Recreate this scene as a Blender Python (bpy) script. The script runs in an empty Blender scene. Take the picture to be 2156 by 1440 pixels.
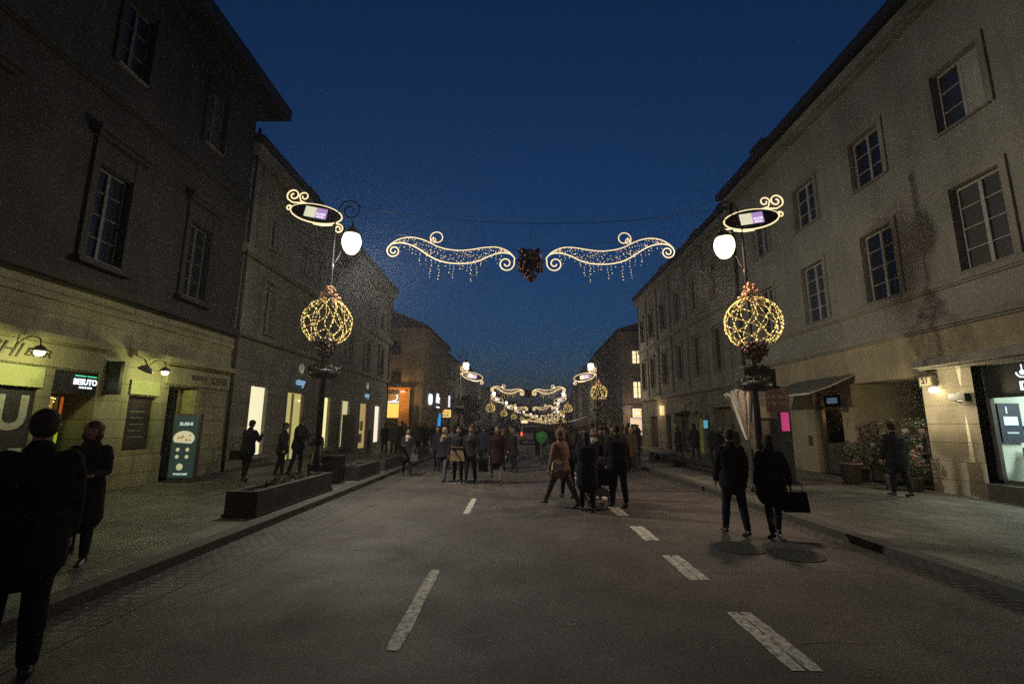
import bpy, math, random
from mathutils import Vector, Matrix
random.seed(7)
R = math.radians
scn = bpy.context.scene
COL = scn.collection
# ------------------------------------------------------------------ camera
def cam_axes():
    p = R(10.04); ro = R(0.4); y = R(0.35)
    f = Vector((0, math.cos(p), math.sin(p))); r = Vector((1, 0, 0)); u = r.cross(f)
    M = Matrix.Rotation(y, 3, 'Z'); f, r, u = M @ f, M @ r, M @ u
    c, s = math.cos(ro), math.sin(ro)
    return c * r + s * u, c * u - s * r, f
_r, _u, _f = cam_axes()
cam = bpy.data.cameras.new('camera'); co = bpy.data.objects.new('camera', cam); COL.objects.link(co)
M4 = Matrix((_r, _u, -_f)).transposed().to_4x4(); M4.translation = Vector((0, 0, 1.8))
co.matrix_world = M4
cam.sensor_width = 36; cam.lens = 977 / 2156 * 36; cam.clip_start = 0.05; cam.clip_end = 3000
scn.camera = co
# ------------------------------------------------------------------ dusk sky
w = bpy.data.worlds.new('World'); scn.world = w; w.use_nodes = True
nt = w.node_tree; nt.nodes.clear()
sky = nt.nodes.new('ShaderNodeTexSky'); sky.sky_type = 'NISHITA'; sky.sun_disc = False
sky.sun_elevation = R(3); sky.sun_rotation = R(180); sky.altitude = 100
sky.air_density = 1.0; sky.dust_density = 3.0; sky.ozone_density = 5.2
SKY_STRENGTH = 0.078
bg = nt.nodes.new('ShaderNodeBackground'); bg.inputs[1].default_value = SKY_STRENGTH
out = nt.nodes.new('ShaderNodeOutputWorld')
tn = nt.nodes.new('ShaderNodeVectorMath'); tn.operation = 'MULTIPLY'; tn.inputs[1].default_value = (1.75, 1.04, 1.0)
nt.links.new(sky.outputs[0], tn.inputs[0]); nt.links.new(tn.outputs[0], bg.inputs[0]); nt.links.new(bg.outputs[0], out.inputs[0])
scn.view_settings.view_transform = 'Standard'; scn.view_settings.look = 'None'
scn.view_settings.exposure = 0.0; scn.view_settings.gamma = 1.0
scn.cycles.max_bounces = 5; scn.cycles.diffuse_bounces = 2; scn.cycles.glossy_bounces = 2
scn.cycles.transparent_max_bounces = 6; scn.cycles.sample_clamp_indirect = .8; scn.cycles.sample_clamp_direct = 2.6
scn.cycles.use_light_tree = True
scn.cycles.use_denoising = False

# ------------------------------------------------------------------ materials
MATS = {}
def S(c):  # sRGB 0-255 -> linear
    return tuple(((v / 255) / 12.92 if v / 255 <= .04045 else ((v / 255 + .055) / 1.055) ** 2.4) for v in c) + (1,)
def _base(name):
    m = bpy.data.materials.new(name); m.use_nodes = True
    n = m.node_tree; b = n.nodes['Principled BSDF']
    return m, n, b
def plain(name, col, rough=.6, var=.25, scale=6, metal=0, bump=.0, spec=.5):
    if name in MATS: return MATS[name]
    m, n, b = _base(name)
    N, L = n.nodes, n.links
    tc = N.new('ShaderNodeTexCoord'); no = N.new('ShaderNodeTexNoise')
    no.inputs['Scale'].default_value = scale; no.inputs['Detail'].default_value = 6
    L.new(tc.outputs['Object'], no.inputs['Vector'])
    mr = N.new('ShaderNodeMapRange'); mr.inputs[1].default_value = .3; mr.inputs[2].default_value = .7
    mr.inputs[3].default_value = 1 - var; mr.inputs[4].default_value = 1 + var
    L.new(no.outputs['Fac'], mr.inputs[0])
    mx = N.new('ShaderNodeVectorMath'); mx.operation = 'SCALE'; mx.inputs[0].default_value = col[:3]
    L.new(mr.outputs[0], mx.inputs['Scale']); L.new(mx.outputs[0], b.inputs['Base Color'])
    b.inputs['Roughness'].default_value = rough; b.inputs['Metallic'].default_value = metal
    b.inputs['Specular IOR Level'].default_value = spec
    if bump:
        bp = N.new('ShaderNodeBump'); bp.inputs['Strength'].default_value = bump; bp.inputs['Distance'].default_value = .02
        L.new(no.outputs['Fac'], bp.inputs['Height']); L.new(bp.outputs[0], b.inputs['Normal'])
    MATS[name] = m; return m
def emit(name, col, strength, sample=False):
    if name in MATS: return MATS[name]
    m, n, b = _base(name)
    b.inputs['Base Color'].default_value = (*[min(1, c) * .5 for c in col[:3]], 1)
    b.inputs['Emission Color'].default_value = (*col[:3], 1); b.inputs['Emission Strength'].default_value = strength
    b.inputs['Roughness'].default_value = .4
    m.cycles.emission_sampling = 'AUTO' if sample else 'NONE'
    MATS[name] = m; return m
def wall_mat(name, col, axis='Y', block=None, streak=.25, fine=.12, joint=.55):
    """Plaster or ashlar: large stains, fine grain, optional joints of blocks (w, h)."""
    if name in MATS: return MATS[name]
    m, n, b = _base(name); N, L = n.nodes, n.links
    g = N.new('ShaderNodeNewGeometry'); sp = N.new('ShaderNodeSeparateXYZ'); L.new(g.outputs['Position'], sp.inputs[0])
    ad = N.new('ShaderNodeMath'); ad.operation = 'ADD'; L.new(sp.outputs['X'], ad.inputs[0]); L.new(sp.outputs['Y'], ad.inputs[1])
    cb = N.new('ShaderNodeCombineXYZ'); L.new(ad.outputs[0], cb.inputs[0]); L.new(sp.outputs['Z'], cb.inputs[1])
    def noise(sc, det, sx=1, sy=1):
        mp = N.new('ShaderNodeMapping'); mp.inputs['Scale'].default_value = (sx, sy, 1); L.new(cb.outputs[0], mp.inputs[0])
        no = N.new('ShaderNodeTexNoise'); no.inputs['Scale'].default_value = sc; no.inputs['Detail'].default_value = det
        L.new(mp.outputs[0], no.inputs['Vector']); return no.outputs['Fac']
    def rng(fac, a, bb, lo, hi):
        mr = N.new('ShaderNodeMapRange'); mr.inputs[1].default_value = a; mr.inputs[2].default_value = bb
        mr.inputs[3].default_value = lo; mr.inputs[4].default_value = hi; L.new(fac, mr.inputs[0]); return mr.outputs[0]
    def mul(a, c):
        q = N.new('ShaderNodeMath'); q.operation = 'MULTIPLY'; L.new(a, q.inputs[0]); L.new(c, q.inputs[1]); return q.outputs[0]
    s1 = rng(noise(.55, 5), .35, .65, 1 - streak, 1 + streak * .6)
    s2 = rng(noise(1.6, 4, 1.6, .12), .35, .7, 1 - streak * .8, 1.08)
    s3 = rng(noise(34, 5), .3, .7, 1 - fine, 1 + fine)
    f = mul(mul(s1, s2), s3); h = noise(22, 6)
    if block:
        br = N.new('ShaderNodeTexBrick'); br.inputs['Scale'].default_value = 1
        br.inputs['Brick Width'].default_value = block[0]; br.inputs['Row Height'].default_value = block[1]
        br.inputs['Mortar Size'].default_value = .016; br.inputs['Mortar Smooth'].default_value = .3
        br.inputs['Color1'].default_value = (1, 1, 1, 1); br.inputs['Color2'].default_value = (.8, .8, .8, 1)
        br.inputs['Mortar'].default_value = (joint, joint, joint, 1)
        L.new(cb.outputs[0], br.inputs['Vector'])
        f = mul(f, br.outputs['Color'])
        iv = rng(br.outputs['Fac'], 0, 1, 1, 0)
        mm = N.new('ShaderNodeMath'); mm.operation = 'MULTIPLY_ADD'; L.new(h, mm.inputs[0]); mm.inputs[1].default_value = .15; L.new(iv, mm.inputs[2]); h = mm.outputs[0]
    mx = N.new('ShaderNodeVectorMath'); mx.operation = 'SCALE'; mx.inputs[0].default_value = col[:3]
    L.new(f, mx.inputs['Scale']); L.new(mx.outputs[0], b.inputs['Base Color'])
    b.inputs['Roughness'].default_value = .85
    bp = N.new('ShaderNodeBump'); bp.inputs['Strength'].default_value = .6; bp.inputs['Distance'].default_value = .02
    L.new(h, bp.inputs['Height']); L.new(bp.outputs[0], b.inputs['Normal'])
    MATS[name] = m; return m
def ground_mat(name, col, kind='asphalt'):
    if name in MATS: return MATS[name]
    m, n, b = _base(name); N, L = n.nodes, n.links
    g = N.new('ShaderNodeNewGeometry')
    def noise(sc, det):
        no = N.new('ShaderNodeTexNoise'); no.inputs['Scale'].default_value = sc; no.inputs['Detail'].default_value = det
        L.new(g.outputs['Position'], no.inputs['Vector']); return no.outputs['Fac']
    def rng(fac, a, bb, lo, hi):
        mr = N.new('ShaderNodeMapRange'); mr.inputs[1].default_value = a; mr.inputs[2].default_value = bb
        mr.inputs[3].default_value = lo; mr.inputs[4].default_value = hi; L.new(fac, mr.inputs[0]); return mr.outputs[0]
    def mul(a, c):
        q = N.new('ShaderNodeMath'); q.operation = 'MULTIPLY'; L.new(a, q.inputs[0]); L.new(c, q.inputs[1]); return q.outputs[0]
    f = mul(mul(rng(noise(.35, 5), .35, .65, .62, 1.25), rng(noise(2.3, 5), .35, .65, .82, 1.15)), rng(noise(110, 3), .3, .7, .55, 1.55)); h = noise(160, 3)
    if kind != 'asphalt':
        br = N.new('ShaderNodeTexBrick'); wd, ht = {'slab': (.5, .5), 'sett': (.16, .11)}[kind]
        br.inputs['Scale'].default_value = 1; br.inputs['Brick Width'].default_value = wd; br.inputs['Row Height'].default_value = ht
        br.inputs['Mortar Size'].default_value = .014 if kind == 'slab' else .018
        br.inputs['Color1'].default_value = (1, 1, 1, 1); br.inputs['Color2'].default_value = (.62, .62, .62, 1); br.inputs['Mortar'].default_value = (.22, .22, .22, 1)
        mp = N.new('ShaderNodeMapping'); mp.inputs['Rotation'].default_value = (0, 0, R(90) if kind == 'slab' else 0)
        L.new(g.outputs['Position'], mp.inputs[0]); L.new(mp.outputs[0], br.inputs['Vector'])
        f = mul(f, br.outputs['Color']); h = rng(br.outputs['Fac'], 0, 1, 1, 0)
    else:  # faint cracks
        vo = N.new('ShaderNodeTexVoronoi'); vo.feature = 'DISTANCE_TO_EDGE'; vo.inputs['Scale'].default_value = .22
        nn = N.new('ShaderNodeTexNoise'); nn.inputs['Scale'].default_value = 1.2; nn.inputs['Detail'].default_value = 4
        va = N.new('ShaderNodeVectorMath'); va.operation = 'ADD'
        L.new(g.outputs['Position'], nn.inputs['Vector']); L.new(nn.outputs['Color'], va.inputs[1]); L.new(g.outputs['Position'], va.inputs[0])
        L.new(va.outputs[0], vo.inputs['Vector']); f = mul(f, rng(vo.outputs['Distance'], 0, .004, .6, 1))
    mx = N.new('ShaderNodeVectorMath'); mx.operation = 'SCALE'; mx.inputs[0].default_value = col[:3]
    L.new(f, mx.inputs['Scale']); L.new(mx.outputs[0], b.inputs['Base Color'])
    rr = rng(noise(.8, 4), .3, .7, .55, .8); L.new(rr, b.inputs['Roughness'])
    b.inputs['Specular IOR Level'].default_value = .35
    bp = N.new('ShaderNodeBump'); bp.inputs['Strength'].default_value = .7; bp.inputs['Distance'].default_value = .008
    L.new(h, bp.inputs['Height']); L.new(bp.outputs[0], b.inputs['Normal'])
    MATS[name] = m; return m
def glass_mat(name, tint=(.02, .022, .03), rough=.06):
    if name in MATS: return MATS[name]
    m, n, b = _base(name); b.inputs['Base Color'].default_value = (*tint, 1); b.inputs['Roughness'].default_value = rough
    b.inputs['Specular IOR Level'].default_value = .6
    MATS[name] = m; return m
def clear_glass():
    if 'shop_glass' in MATS: return MATS['shop_glass']
    m = bpy.data.materials.new('shop_glass'); m.use_nodes = True; n = m.node_tree; n.nodes.clear()
    o = n.nodes.new('ShaderNodeOutputMaterial'); mx = n.nodes.new('ShaderNodeMixShader'); t = n.nodes.new('ShaderNodeBsdfTransparent')
    g = n.nodes.new('ShaderNodeBsdfGlossy'); g.inputs['Roughness'].default_value = .03; lw = n.nodes.new('ShaderNodeLayerWeight'); lw.inputs[0].default_value = .5; pw = n.nodes.new('ShaderNodeMath'); pw.operation = 'POWER'; pw.inputs[1].default_value = 4; fr = n.nodes.new('ShaderNodeMath'); fr.operation = 'MULTIPLY_ADD'; fr.inputs[1].default_value = .35; fr.inputs[2].default_value = .03; n.links.new(lw.outputs['Facing'], pw.inputs[0]); n.links.new(pw.outputs[0], fr.inputs[0])
    t.inputs[0].default_value = (.96, .96, .95, 1)
    n.links.new(fr.outputs[0], mx.inputs[0]); n.links.new(t.outputs[0], mx.inputs[1]); n.links.new(g.outputs[0], mx.inputs[2]); n.links.new(mx.outputs[0], o.inputs[0])
    MATS['shop_glass'] = m; return m

# ------------------------------------------------------------------ mesh builder
class MB:
    def __init__(s): s.v = []; s.f = []; s.mi = []; s.sm = []
    def add(s, vs, fs, mi=0, smooth=False):
        o = len(s.v); s.v += [tuple(p) for p in vs]
        for f in fs: s.f.append(tuple(i + o for i in f)); s.mi.append(mi); s.sm.append(smooth)
        return s
    def hexa(s, c, mi=0):  # 8 corners: bottom 4 then top 4
        return s.add(c, [(0, 3, 2, 1), (4, 5, 6, 7), (0, 1, 5, 4), (1, 2, 6, 5), (2, 3, 7, 6), (3, 0, 4, 7)], mi)
    def box(s, x0, x1, y0, y1, z0, z1, mi=0):
        return s.hexa([(x0, y0, z0), (x1, y0, z0), (x1, y1, z0), (x0, y1, z0), (x0, y0, z1), (x1, y0, z1), (x1, y1, z1), (x0, y1, z1)], mi)
    def fbox(s, F, u0, u1, z0, z1, d0, d1, mi=0):
        return s.hexa([F.P(u0, z0, d0), F.P(u1, z0, d0), F.P(u1, z0, d1), F.P(u0, z0, d1), F.P(u0, z1, d0), F.P(u1, z1, d0), F.P(u1, z1, d1), F.P(u0, z1, d1)], mi)
    def tube(s, pts, r, seg=8, mi=0, closed=False, cap=True):
        pts = [Vector(p) for p in pts]; n = len(pts); rs = r if isinstance(r, (list, tuple)) else [r] * n
        vs = []; prev = None
        for i, p in enumerate(pts):
            a = pts[(i - 1) % n] if (closed or i > 0) else p; b = pts[(i + 1) % n] if (closed or i < n - 1) else p
            t = (b - a).normalized() if (b - a).length > 1e-9 else Vector((0, 0, 1))
            if prev is None:
                up = Vector((0, 0, 1)) if abs(t.z) < .9 else Vector((0, 1, 0)); x = t.cross(up).normalized()
            else:
                x = (prev - t * prev.dot(t)); x = x.normalized() if x.length > 1e-6 else t.orthogonal().normalized()
            prev = x; y = t.cross(x)
            for k in range(seg):
                an = 2 * math.pi * k / seg; vs.append(p + (x * math.cos(an) + y * math.sin(an)) * rs[i])
        fs = []
        for i in range(n if closed else n - 1):
            j = (i + 1) % n
            for k in range(seg): fs.append((i * seg + k, i * seg + (k + 1) % seg, j * seg + (k + 1) % seg, j * seg + k))
        if cap and not closed: fs += [tuple(range(seg))[::-1], tuple((n - 1) * seg + k for k in range(seg))]
        return s.add(vs, fs, mi, True)
    def lathe(s, prof, c=(0, 0, 0), seg=24, mi=0, sx=1, sy=1):
        vs = []
        for r, z in prof:
            for k in range(seg):
                a = 2 * math.pi * k / seg; vs.append((c[0] + r * sx * math.cos(a), c[1] + r * sy * math.sin(a), c[2] + z))
        n = len(prof); fs = []
        for i in range(n - 1):
            for k in range(seg): fs.append((i * seg + k, i * seg + (k + 1) % seg, (i + 1) * seg + (k + 1) % seg, (i + 1) * seg + k))
        fs += [tuple(range(seg))[::-1], tuple((n - 1) * seg + k for k in range(seg))]
        return s.add(vs, fs, mi, True)
    def ball(s, c, r, seg=8, mi=0, scale=(1, 1, 1)):
        rings = max(4, seg // 2 + 1); prof = []
        vs = [(c[0], c[1], c[2] - r * scale[2])]; 
        for i in range(1, rings):
            ph = -math.pi / 2 + math.pi * i / rings
            for k in range(seg):
                a = 2 * math.pi * k / seg
                vs.append((c[0] + r * scale[0] * math.cos(ph) * math.cos(a), c[1] + r * scale[1] * math.cos(ph) * math.sin(a), c[2] + r * scale[2] * math.sin(ph)))
        vs.append((c[0], c[1], c[2] + r * scale[2])); fs = []
        for k in range(seg): fs.append((0, 1 + (k + 1) % seg, 1 + k))
        for i in range(rings - 2):
            for k in range(seg): fs.append((1 + i * seg + k, 1 + i * seg + (k + 1) % seg, 1 + (i + 1) * seg + (k + 1) % seg, 1 + (i + 1) * seg + k))
        t = len(vs) - 1; o = 1 + (rings - 2) * seg
        for k in range(seg): fs.append((t, o + k, o + (k + 1) % seg))
        return s.add(vs, fs, mi, True)
    def octa(s, c, r, mi=0):
        x, y, z = c
        return s.add([(x + r, y, z), (x, y + r, z), (x - r, y, z), (x, y - r, z), (x, y, z + r), (x, y, z - r)],
                     [(0, 1, 4), (1, 2, 4), (2, 3, 4), (3, 0, 4), (1, 0, 5), (2, 1, 5), (3, 2, 5), (0, 3, 5)], mi)
    def mesh(s, name, mats):
        me = bpy.data.meshes.new(name); me.from_pydata(s.v, [], s.f)
        for m in (mats if isinstance(mats, (list, tuple)) else [mats]): me.materials.append(m)
        me.polygons.foreach_set('material_index', s.mi); me.polygons.foreach_set('use_smooth', s.sm); me.update(); return me
    def build(s, name, mats, parent=None, loc=None, rot=None, **tags):
        return link(name, s.mesh(name, mats), parent, loc, rot, **tags)
def link(name, me, parent=None, loc=None, rot=None, **tags):
    o = bpy.data.objects.new(name, me); COL.objects.link(o)
    if parent: o.parent = parent
    if loc is not None: o.location = loc
    if rot is not None:
        if isinstance(rot, Matrix): o.rotation_euler = rot.to_euler()
        else: o.rotation_euler = rot
    for k, v in tags.items(): o[k] = v
    return o
def thing(name, label, cat, loc=(0, 0, 0), rz=0, group=None):
    o = link(name, None, None, loc, (0, 0, rz), label=label, category=cat)
    if group: o['group'] = group
    return o
def copy_tree(o, parent=None):
    c = o.copy(); COL.objects.link(c)
    if parent: c.parent = parent
    for ch in list(o.children): copy_tree(ch, c)
    return c
def structure(o): o['kind'] = 'structure'; return o
def lightsrc(kind, name, loc, power, col=(1, .9, .7), parent=None, size=.2, rot=None, spot=None, blend=.5, direction=None):
    l = bpy.data.lights.new(name, kind); l.energy = power; l.color = col
    if kind == 'AREA': l.size = size
    else: l.shadow_soft_size = size
    if spot: l.spot_size = R(spot); l.spot_blend = blend
    o = bpy.data.objects.new(name, l); COL.objects.link(o); o.location = loc
    if direction is not None: o.rotation_euler = Vector(direction).to_track_quat('-Z', 'Y').to_euler()
    if rot: o.rotation_euler = rot
    if parent: o.parent = parent
    return o
class Frame:
    """A vertical plane: u along T, z up, d out along N (towards the viewer). R is the viewer's right."""
    def __init__(s, origin, T, N):
        s.O = Vector((*origin, 0)); s.T = Vector((*T, 0)).normalized(); s.N = Vector((*N, 0)).normalized()
        s.Rt = Vector((0, 0, 1)).cross(s.N)
    def P(s, u, z, d=0): p = s.O + s.T * u + s.N * d; p.z = z; return p
    def text_rot(s): return Matrix((s.Rt, Vector((0, 0, 1)), s.N)).transposed()
    def win_rot(s): return Matrix((s.Rt, -s.N, Vector((0, 0, 1)))).transposed()
def text_mesh(txt, size, depth=.02, bold=0, sx=1, shear=0, align='CENTER'):
    c = bpy.data.curves.new('lettering', 'FONT'); c.body = txt; c.size = size; c.extrude = depth / 2; c.offset = bold
    c.align_x = align; c.align_y = 'CENTER'; c.shear = shear; c.resolution_u = 3
    o = bpy.data.objects.new('lettering', c); COL.objects.link(o)
    dg = bpy.context.evaluated_depsgraph_get(); me = bpy.data.meshes.new_from_object(o.evaluated_get(dg))
    if sx != 1:
        for v in me.vertices: v.co.x *= sx
    bpy.data.objects.remove(o); bpy.data.curves.remove(c); return me
def put_text(F, txt, u, z, d, size, m, parent=None, name='lettering', **k):
    me = text_mesh(txt, size, **k); me.materials.clear(); me.materials.append(m)
    return link(name, me, parent, F.P(u, z, d), F.text_rot())
def hx(y): return .00045 * max(0, y - 25) ** 2
def gz(y): return -.010 * max(0, y - 45)
def spiral(cx, cz, r, a0, turns, r_end=.25, n=26, y=0, sgn=1):
    pts = []
    for i in range(n + 1):
        t = i / n; a = a0 + sgn * turns * 2 * math.pi * t; rr = r * (1 - (1 - r_end) * t)
        pts.append((cx + rr * math.cos(a), y, cz + rr * math.sin(a)))
    return pts
def smooth_path(p, n=5):  # Catmull-Rom
    p = [Vector(q) for q in p]; o = []
    for i in range(len(p) - 1):
        a = p[max(0, i - 1)]; b = p[i]; c = p[i + 1]; d = p[min(len(p) - 1, i + 2)]
        for k in range(n):
            t = k / n; o.append(.5 * ((2 * b) + (c - a) * t + (2 * a - 5 * b + 4 * c - d) * t * t + (3 * b - a - 3 * c + d) * t ** 3))
    o.append(p[-1]); return o

# ------------------------------------------------------------------ street surfaces
KL, KR, FL, FR = -4.3, 5.3, -10.2, 11.3
m_asph = ground_mat('asphalt', (.061, .051, .048)); m_slab = ground_mat('paving_slab', (.115, .11, .095), 'slab')
m_sett = ground_mat('cobble', (.085, .08, .075), 'sett'); m_kerb = plain('kerb_shaded', (.045, .042, .04), .8, .3, 9, bump=.4)  # kerb colour darkened to hold the shadow of its face and gutter
m_paint = plain('road_paint', (.36, .345, .3), .8, .7, 16)
YS = [-30, -10, 0, 10, 20, 30, 38, 45, 52, 60, 70, 80, 90, 100, 112, 125, 138, 152, 166, 180, 195, 210, 230, 250]
def strip(name, x0, x1, z, m, extra=0, kind='structure', ys=YS, thick=0):
    mb = MB(); vs = []
    for y in ys:
        vs += [(x0 + hx(y), y, z + gz(y)), (x1 + hx(y), y, z + gz(y))]
    mb.add(vs, [(2 * i, 2 * i + 1, 2 * i + 3, 2 * i + 2) for i in range(len(ys) - 1)])
    if thick:
        o = len(mb.v); v2 = [(a, b, c - thick) for a, b, c in vs]; 
        mb.add(vs + v2, [(2 * i, 2 * i + 2, 2 * i + 2 + len(vs), 2 * i + len(vs)) for i in range(len(ys) - 1)] + [(2 * i + 1, 2 * i + 1 + len(vs), 2 * i + 3 + len(vs), 2 * i + 3) for i in range(len(ys) - 1)])
    return structure(mb.build(name, m))
g = MB(); g.add([(-900, -300, -.03), (900, -300, -.03), (900, 45, -.03), (-900, 45, -.03), (900, 1500, -16), (-900, 1500, -16)], [(0, 1, 2, 3), (3, 2, 4, 5)])
structure(g.build('ground', m_slab))
strip('road', KL - .02, KR + .02, 0, m_asph)
strip('pavement_left_side', -34, KL - .26, .12, m_slab); strip('pavement_right_side', KR + .26, 36, .12, m_slab)
strip('kerb_left_side', KL - .26, KL, .125, m_kerb, thick=.14); strip('kerb_right_side', KR, KR + .26, .125, m_kerb, thick=.14)
strip('cobbled_gutter', KL, KL + .62, .004, m_sett); strip('cobbled_gutter_right', KR - .3, KR, .004, m_sett)
mk = MB()
def dash(x, w_, y0, y1, mb):
    n = 10; vs = []
    for i in range(n + 1):
        y = y0 + (y1 - y0) * i / n; e = 1 if 0 < i < n else .8
        vs += [(x - w_ * e / 2 + random.uniform(-.005, .005) + hx(y), y, .005 + gz(y)), (x + w_ * e / 2 + random.uniform(-.008, .008) + hx(y), y, .005 + gz(y))]
    mb.add(vs, [(2 * i, 2 * i + 1, 2 * i + 3, 2 * i + 2) for i in range(n)])
for y0, y1 in [(-2, -.2), (4.1, 6.2), (9.9, 11.85), (21.5, 23.3), (27.5, 29.3), (33.5, 35.3), (39.5, 41.3), (46, 48)]: dash(-.97, .13, y0, y1, mk)
for y0, y1 in [(3.85, 4.95), (5.9, 6.95), (7.8, 8.85), (9.8, 10.85), (11.8, 12.8), (13.8, 14.8), (15.8, 16.8), (17.8, 18.8), (20, 21), (22, 23), (24, 25)]:
    dash(2.14, .12, y0, y1, mk); dash(2.268, .12, y0, y1, mk)
structure(mk.build('road_markings', m_paint))
# ring of pale stone round a cover in the carriageway, and two dark ribbed discs near the right kerb
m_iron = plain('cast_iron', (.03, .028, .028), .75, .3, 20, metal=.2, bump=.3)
def cover(x, y, r, label, ring=None):
    t = thing('road_disc', label, 'manhole cover', (x, y, 0))
    mb = MB(); mb.lathe([(r, .0045), (r, .008), (r * .93, .009), (r * .9, .007), (.01, .007)], seg=32)
    for k in range(-3, 4):
        h = math.sqrt(max(.01, (r * .8) ** 2 - (k * r * .22) ** 2)); mb.box(k * r * .22 - .012, k * r * .22 + .012, -h, h, .007, .012)
    mb.build('cover', m_iron, t)
    if ring:
        q = MB(); vs = []
        for k in range(41):
            a = 2 * math.pi * k / 40; vs += [((r + .01) * math.cos(a), (r + .01) * math.sin(a), .0075), ((r + ring) * math.cos(a), (r + ring) * math.sin(a), .0065)]
        q.add(vs, [(2 * i, 2 * i + 1, 2 * i + 3, 2 * i + 2) for i in range(40)]); q.build('ring', m_paint, t)
cover(-1.95, 15.1, .3, 'small cover with a pale painted ring at the feet of the walking trio', .07)
cover(3.38, 7.4, .38, 'dark round ribbed disc in the road below the man of the walking couple')
cover(4.0, 7.05, .38, 'dark round ribbed disc in the road below the woman with the bag')
cover(-.6, 20.5, .3, 'iron cover with a pale ring in the carriageway far behind the coat woman', .05)

# ------------------------------------------------------------------ buildings
def wall(mb, F, u0, u1, z0, z1, holes, rev=.28, mi=0, d=0):
    us = sorted({u0, u1, *[h[0] for h in holes], *[h[1] for h in holes]}); zs = sorted({z0, z1, *[h[2] for h in holes], *[h[3] for h in holes]})
    us = [q for q in us if u0 - 1e-6 <= q <= u1 + 1e-6]; zs = [q for q in zs if z0 - 1e-6 <= q <= z1 + 1e-6]
    for i in range(len(us) - 1):
        for j in range(len(zs) - 1):
            a, b, c, e = us[i], us[i + 1], zs[j], zs[j + 1]; mu, mz = (a + b) / 2, (c + e) / 2
            if any(h[0] < mu < h[1] and h[2] < mz < h[3] for h in holes): continue
            mb.add([F.P(a, c, d), F.P(b, c, d), F.P(b, e, d), F.P(a, e, d)], [(0, 1, 2, 3)], mi)
    for h in holes:
        a, b, c, e = h[:4]; r = h[4] if len(h) > 4 else rev
        p = [F.P(a, c, d), F.P(b, c, d), F.P(b, e, d), F.P(a, e, d)]; q = [F.P(a, c, d - r), F.P(b, c, d - r), F.P(b, e, d - r), F.P(a, e, d - r)]
        mb.add(p + q, [(0, 1, 5, 4), (1, 2, 6, 5), (2, 3, 7, 6), (3, 0, 4, 7)], mi)
m_frame = plain('window_frame', (.32, .3, .27), .5, .15, 8); m_framed = plain('dark_frame', (.05, .045, .04), .5, .2, 8)
m_glass = glass_mat('window_glass'); GL = [m_glass, m_glass, glass_mat('window_glass_curtained', (.07, .065, .058), .25), glass_mat('window_glass_pale', (.035, .04, .055), .12)]; m_sill = plain('sill_stone', (.16, .15, .13), .8, .25, 7)
m_curt = plain('curtain', (.16, .15, .14), .9, .2, 3)
m_litw = emit('lit_window', S((255, 232, 180)), 1.15)
m_frb1 = plain('frame_grey', (.1, .095, .09), .6, .3, 8)  # darker grey tone than the pale window frames
WIN = {}
def window(F, u, z0, z1, w_, parent, d=-.14, frame=None, pane=None, rows=3, sill=True, cols=2):
    frame = frame or m_frame; pane = pane or random.choice(GL); h = z1 - z0; key = (round(w_, 2), round(h, 2), frame.name, pane.name, rows, sill, cols)
    if key not in WIN:
        f = MB(); t = .055
        f.box(-w_ / 2, -w_ / 2 + t, 0, .07, 0, h); f.box(w_ / 2 - t, w_ / 2, 0, .07, 0, h)
        f.box(-w_ / 2 + t, w_ / 2 - t, 0, .07, 0, t); f.box(-w_ / 2 + t, w_ / 2 - t, 0, .07, h - t, h)
        for c in range(1, cols):
            x = -w_ / 2 + w_ * c / cols; f.box(x - .045, x + .045, -.01, .06, t, h - t)
        for r in range(1, rows):
            z = h * r / rows; f.box(-w_ / 2 + t, w_ / 2 - t, .012, .045, z - .014, z + .014)
        p = MB(); p.box(-w_ / 2 + t, w_ / 2 - t, .05, .056, t, h - t)
        s_ = MB(); s_.box(-w_ / 2 - .07, w_ / 2 + .07, d - .07, .02, -.07, -.003)
        WIN[key] = (f.mesh('window', frame), p.mesh('pane', pane), s_.mesh('sill', m_sill))
    a, b, c = WIN[key]
    o = link('window', a, parent, F.P(u, z0, d), F.win_rot()); link('pane', b, o)
    if sill: link('sill', c, o)
    return o
def shell(mb, F, u0, u1, z0, top, depth, mi=0, left=True, right=True):
    q = lambda u, z, d: F.P(u, z, d)
    mb.add([q(u0, z0, 0), q(u0, z0, -depth), q(u0, top, -depth), q(u0, top, 0)], [(0, 1, 2, 3)], mi)
    mb.add([q(u1, z0, 0), q(u1, z0, -depth), q(u1, top, -depth), q(u1, top, 0)], [(0, 1, 2, 3)], mi)
    mb.add([q(u0, z0, -depth), q(u1, z0, -depth), q(u1, top, -depth), q(u0, top, -depth)], [(0, 1, 2, 3)], mi)
def roof(F, u0, u1, top, depth, over, rise, m, parent, th=.3):
    mb = MB(); q = F.P
    mb.fbox(F, u0, u1, top, top + th, over - .02, -depth)
    mb.add([q(u0, top + th, over), q(u1, top + th, over), q(u1, top + th + rise, -depth * .45), q(u0, top + th + rise, -depth * .45), q(u1, top + th, -depth - .2), q(u0, top + th, -depth - .2)],
           [(0, 1, 2, 3), (3, 2, 4, 5), (0, 3, 5), (1, 4, 2)])
    return mb.build('roof', m, parent)
def bands(F, u0, u1, lst, m, parent, name='cornice'):
    for z0, z1, d in lst:
        mb = MB(); mb.fbox(F, u0, u1, z0, z1, 0.002, d); mb.fbox(F, u0, u1, z1, z1 + .05, .002, d * .6); mb.fbox(F, u0, u1, z0 - .06, z0, .002, d * .55)
        mb.build(name, m, parent)
m_roof = plain('roof_sheet', (.03, .027, .027), .6, .3, 2)
m_eave = plain('eave_wood', (.06, .052, .045), .8, .3, 4)
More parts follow.
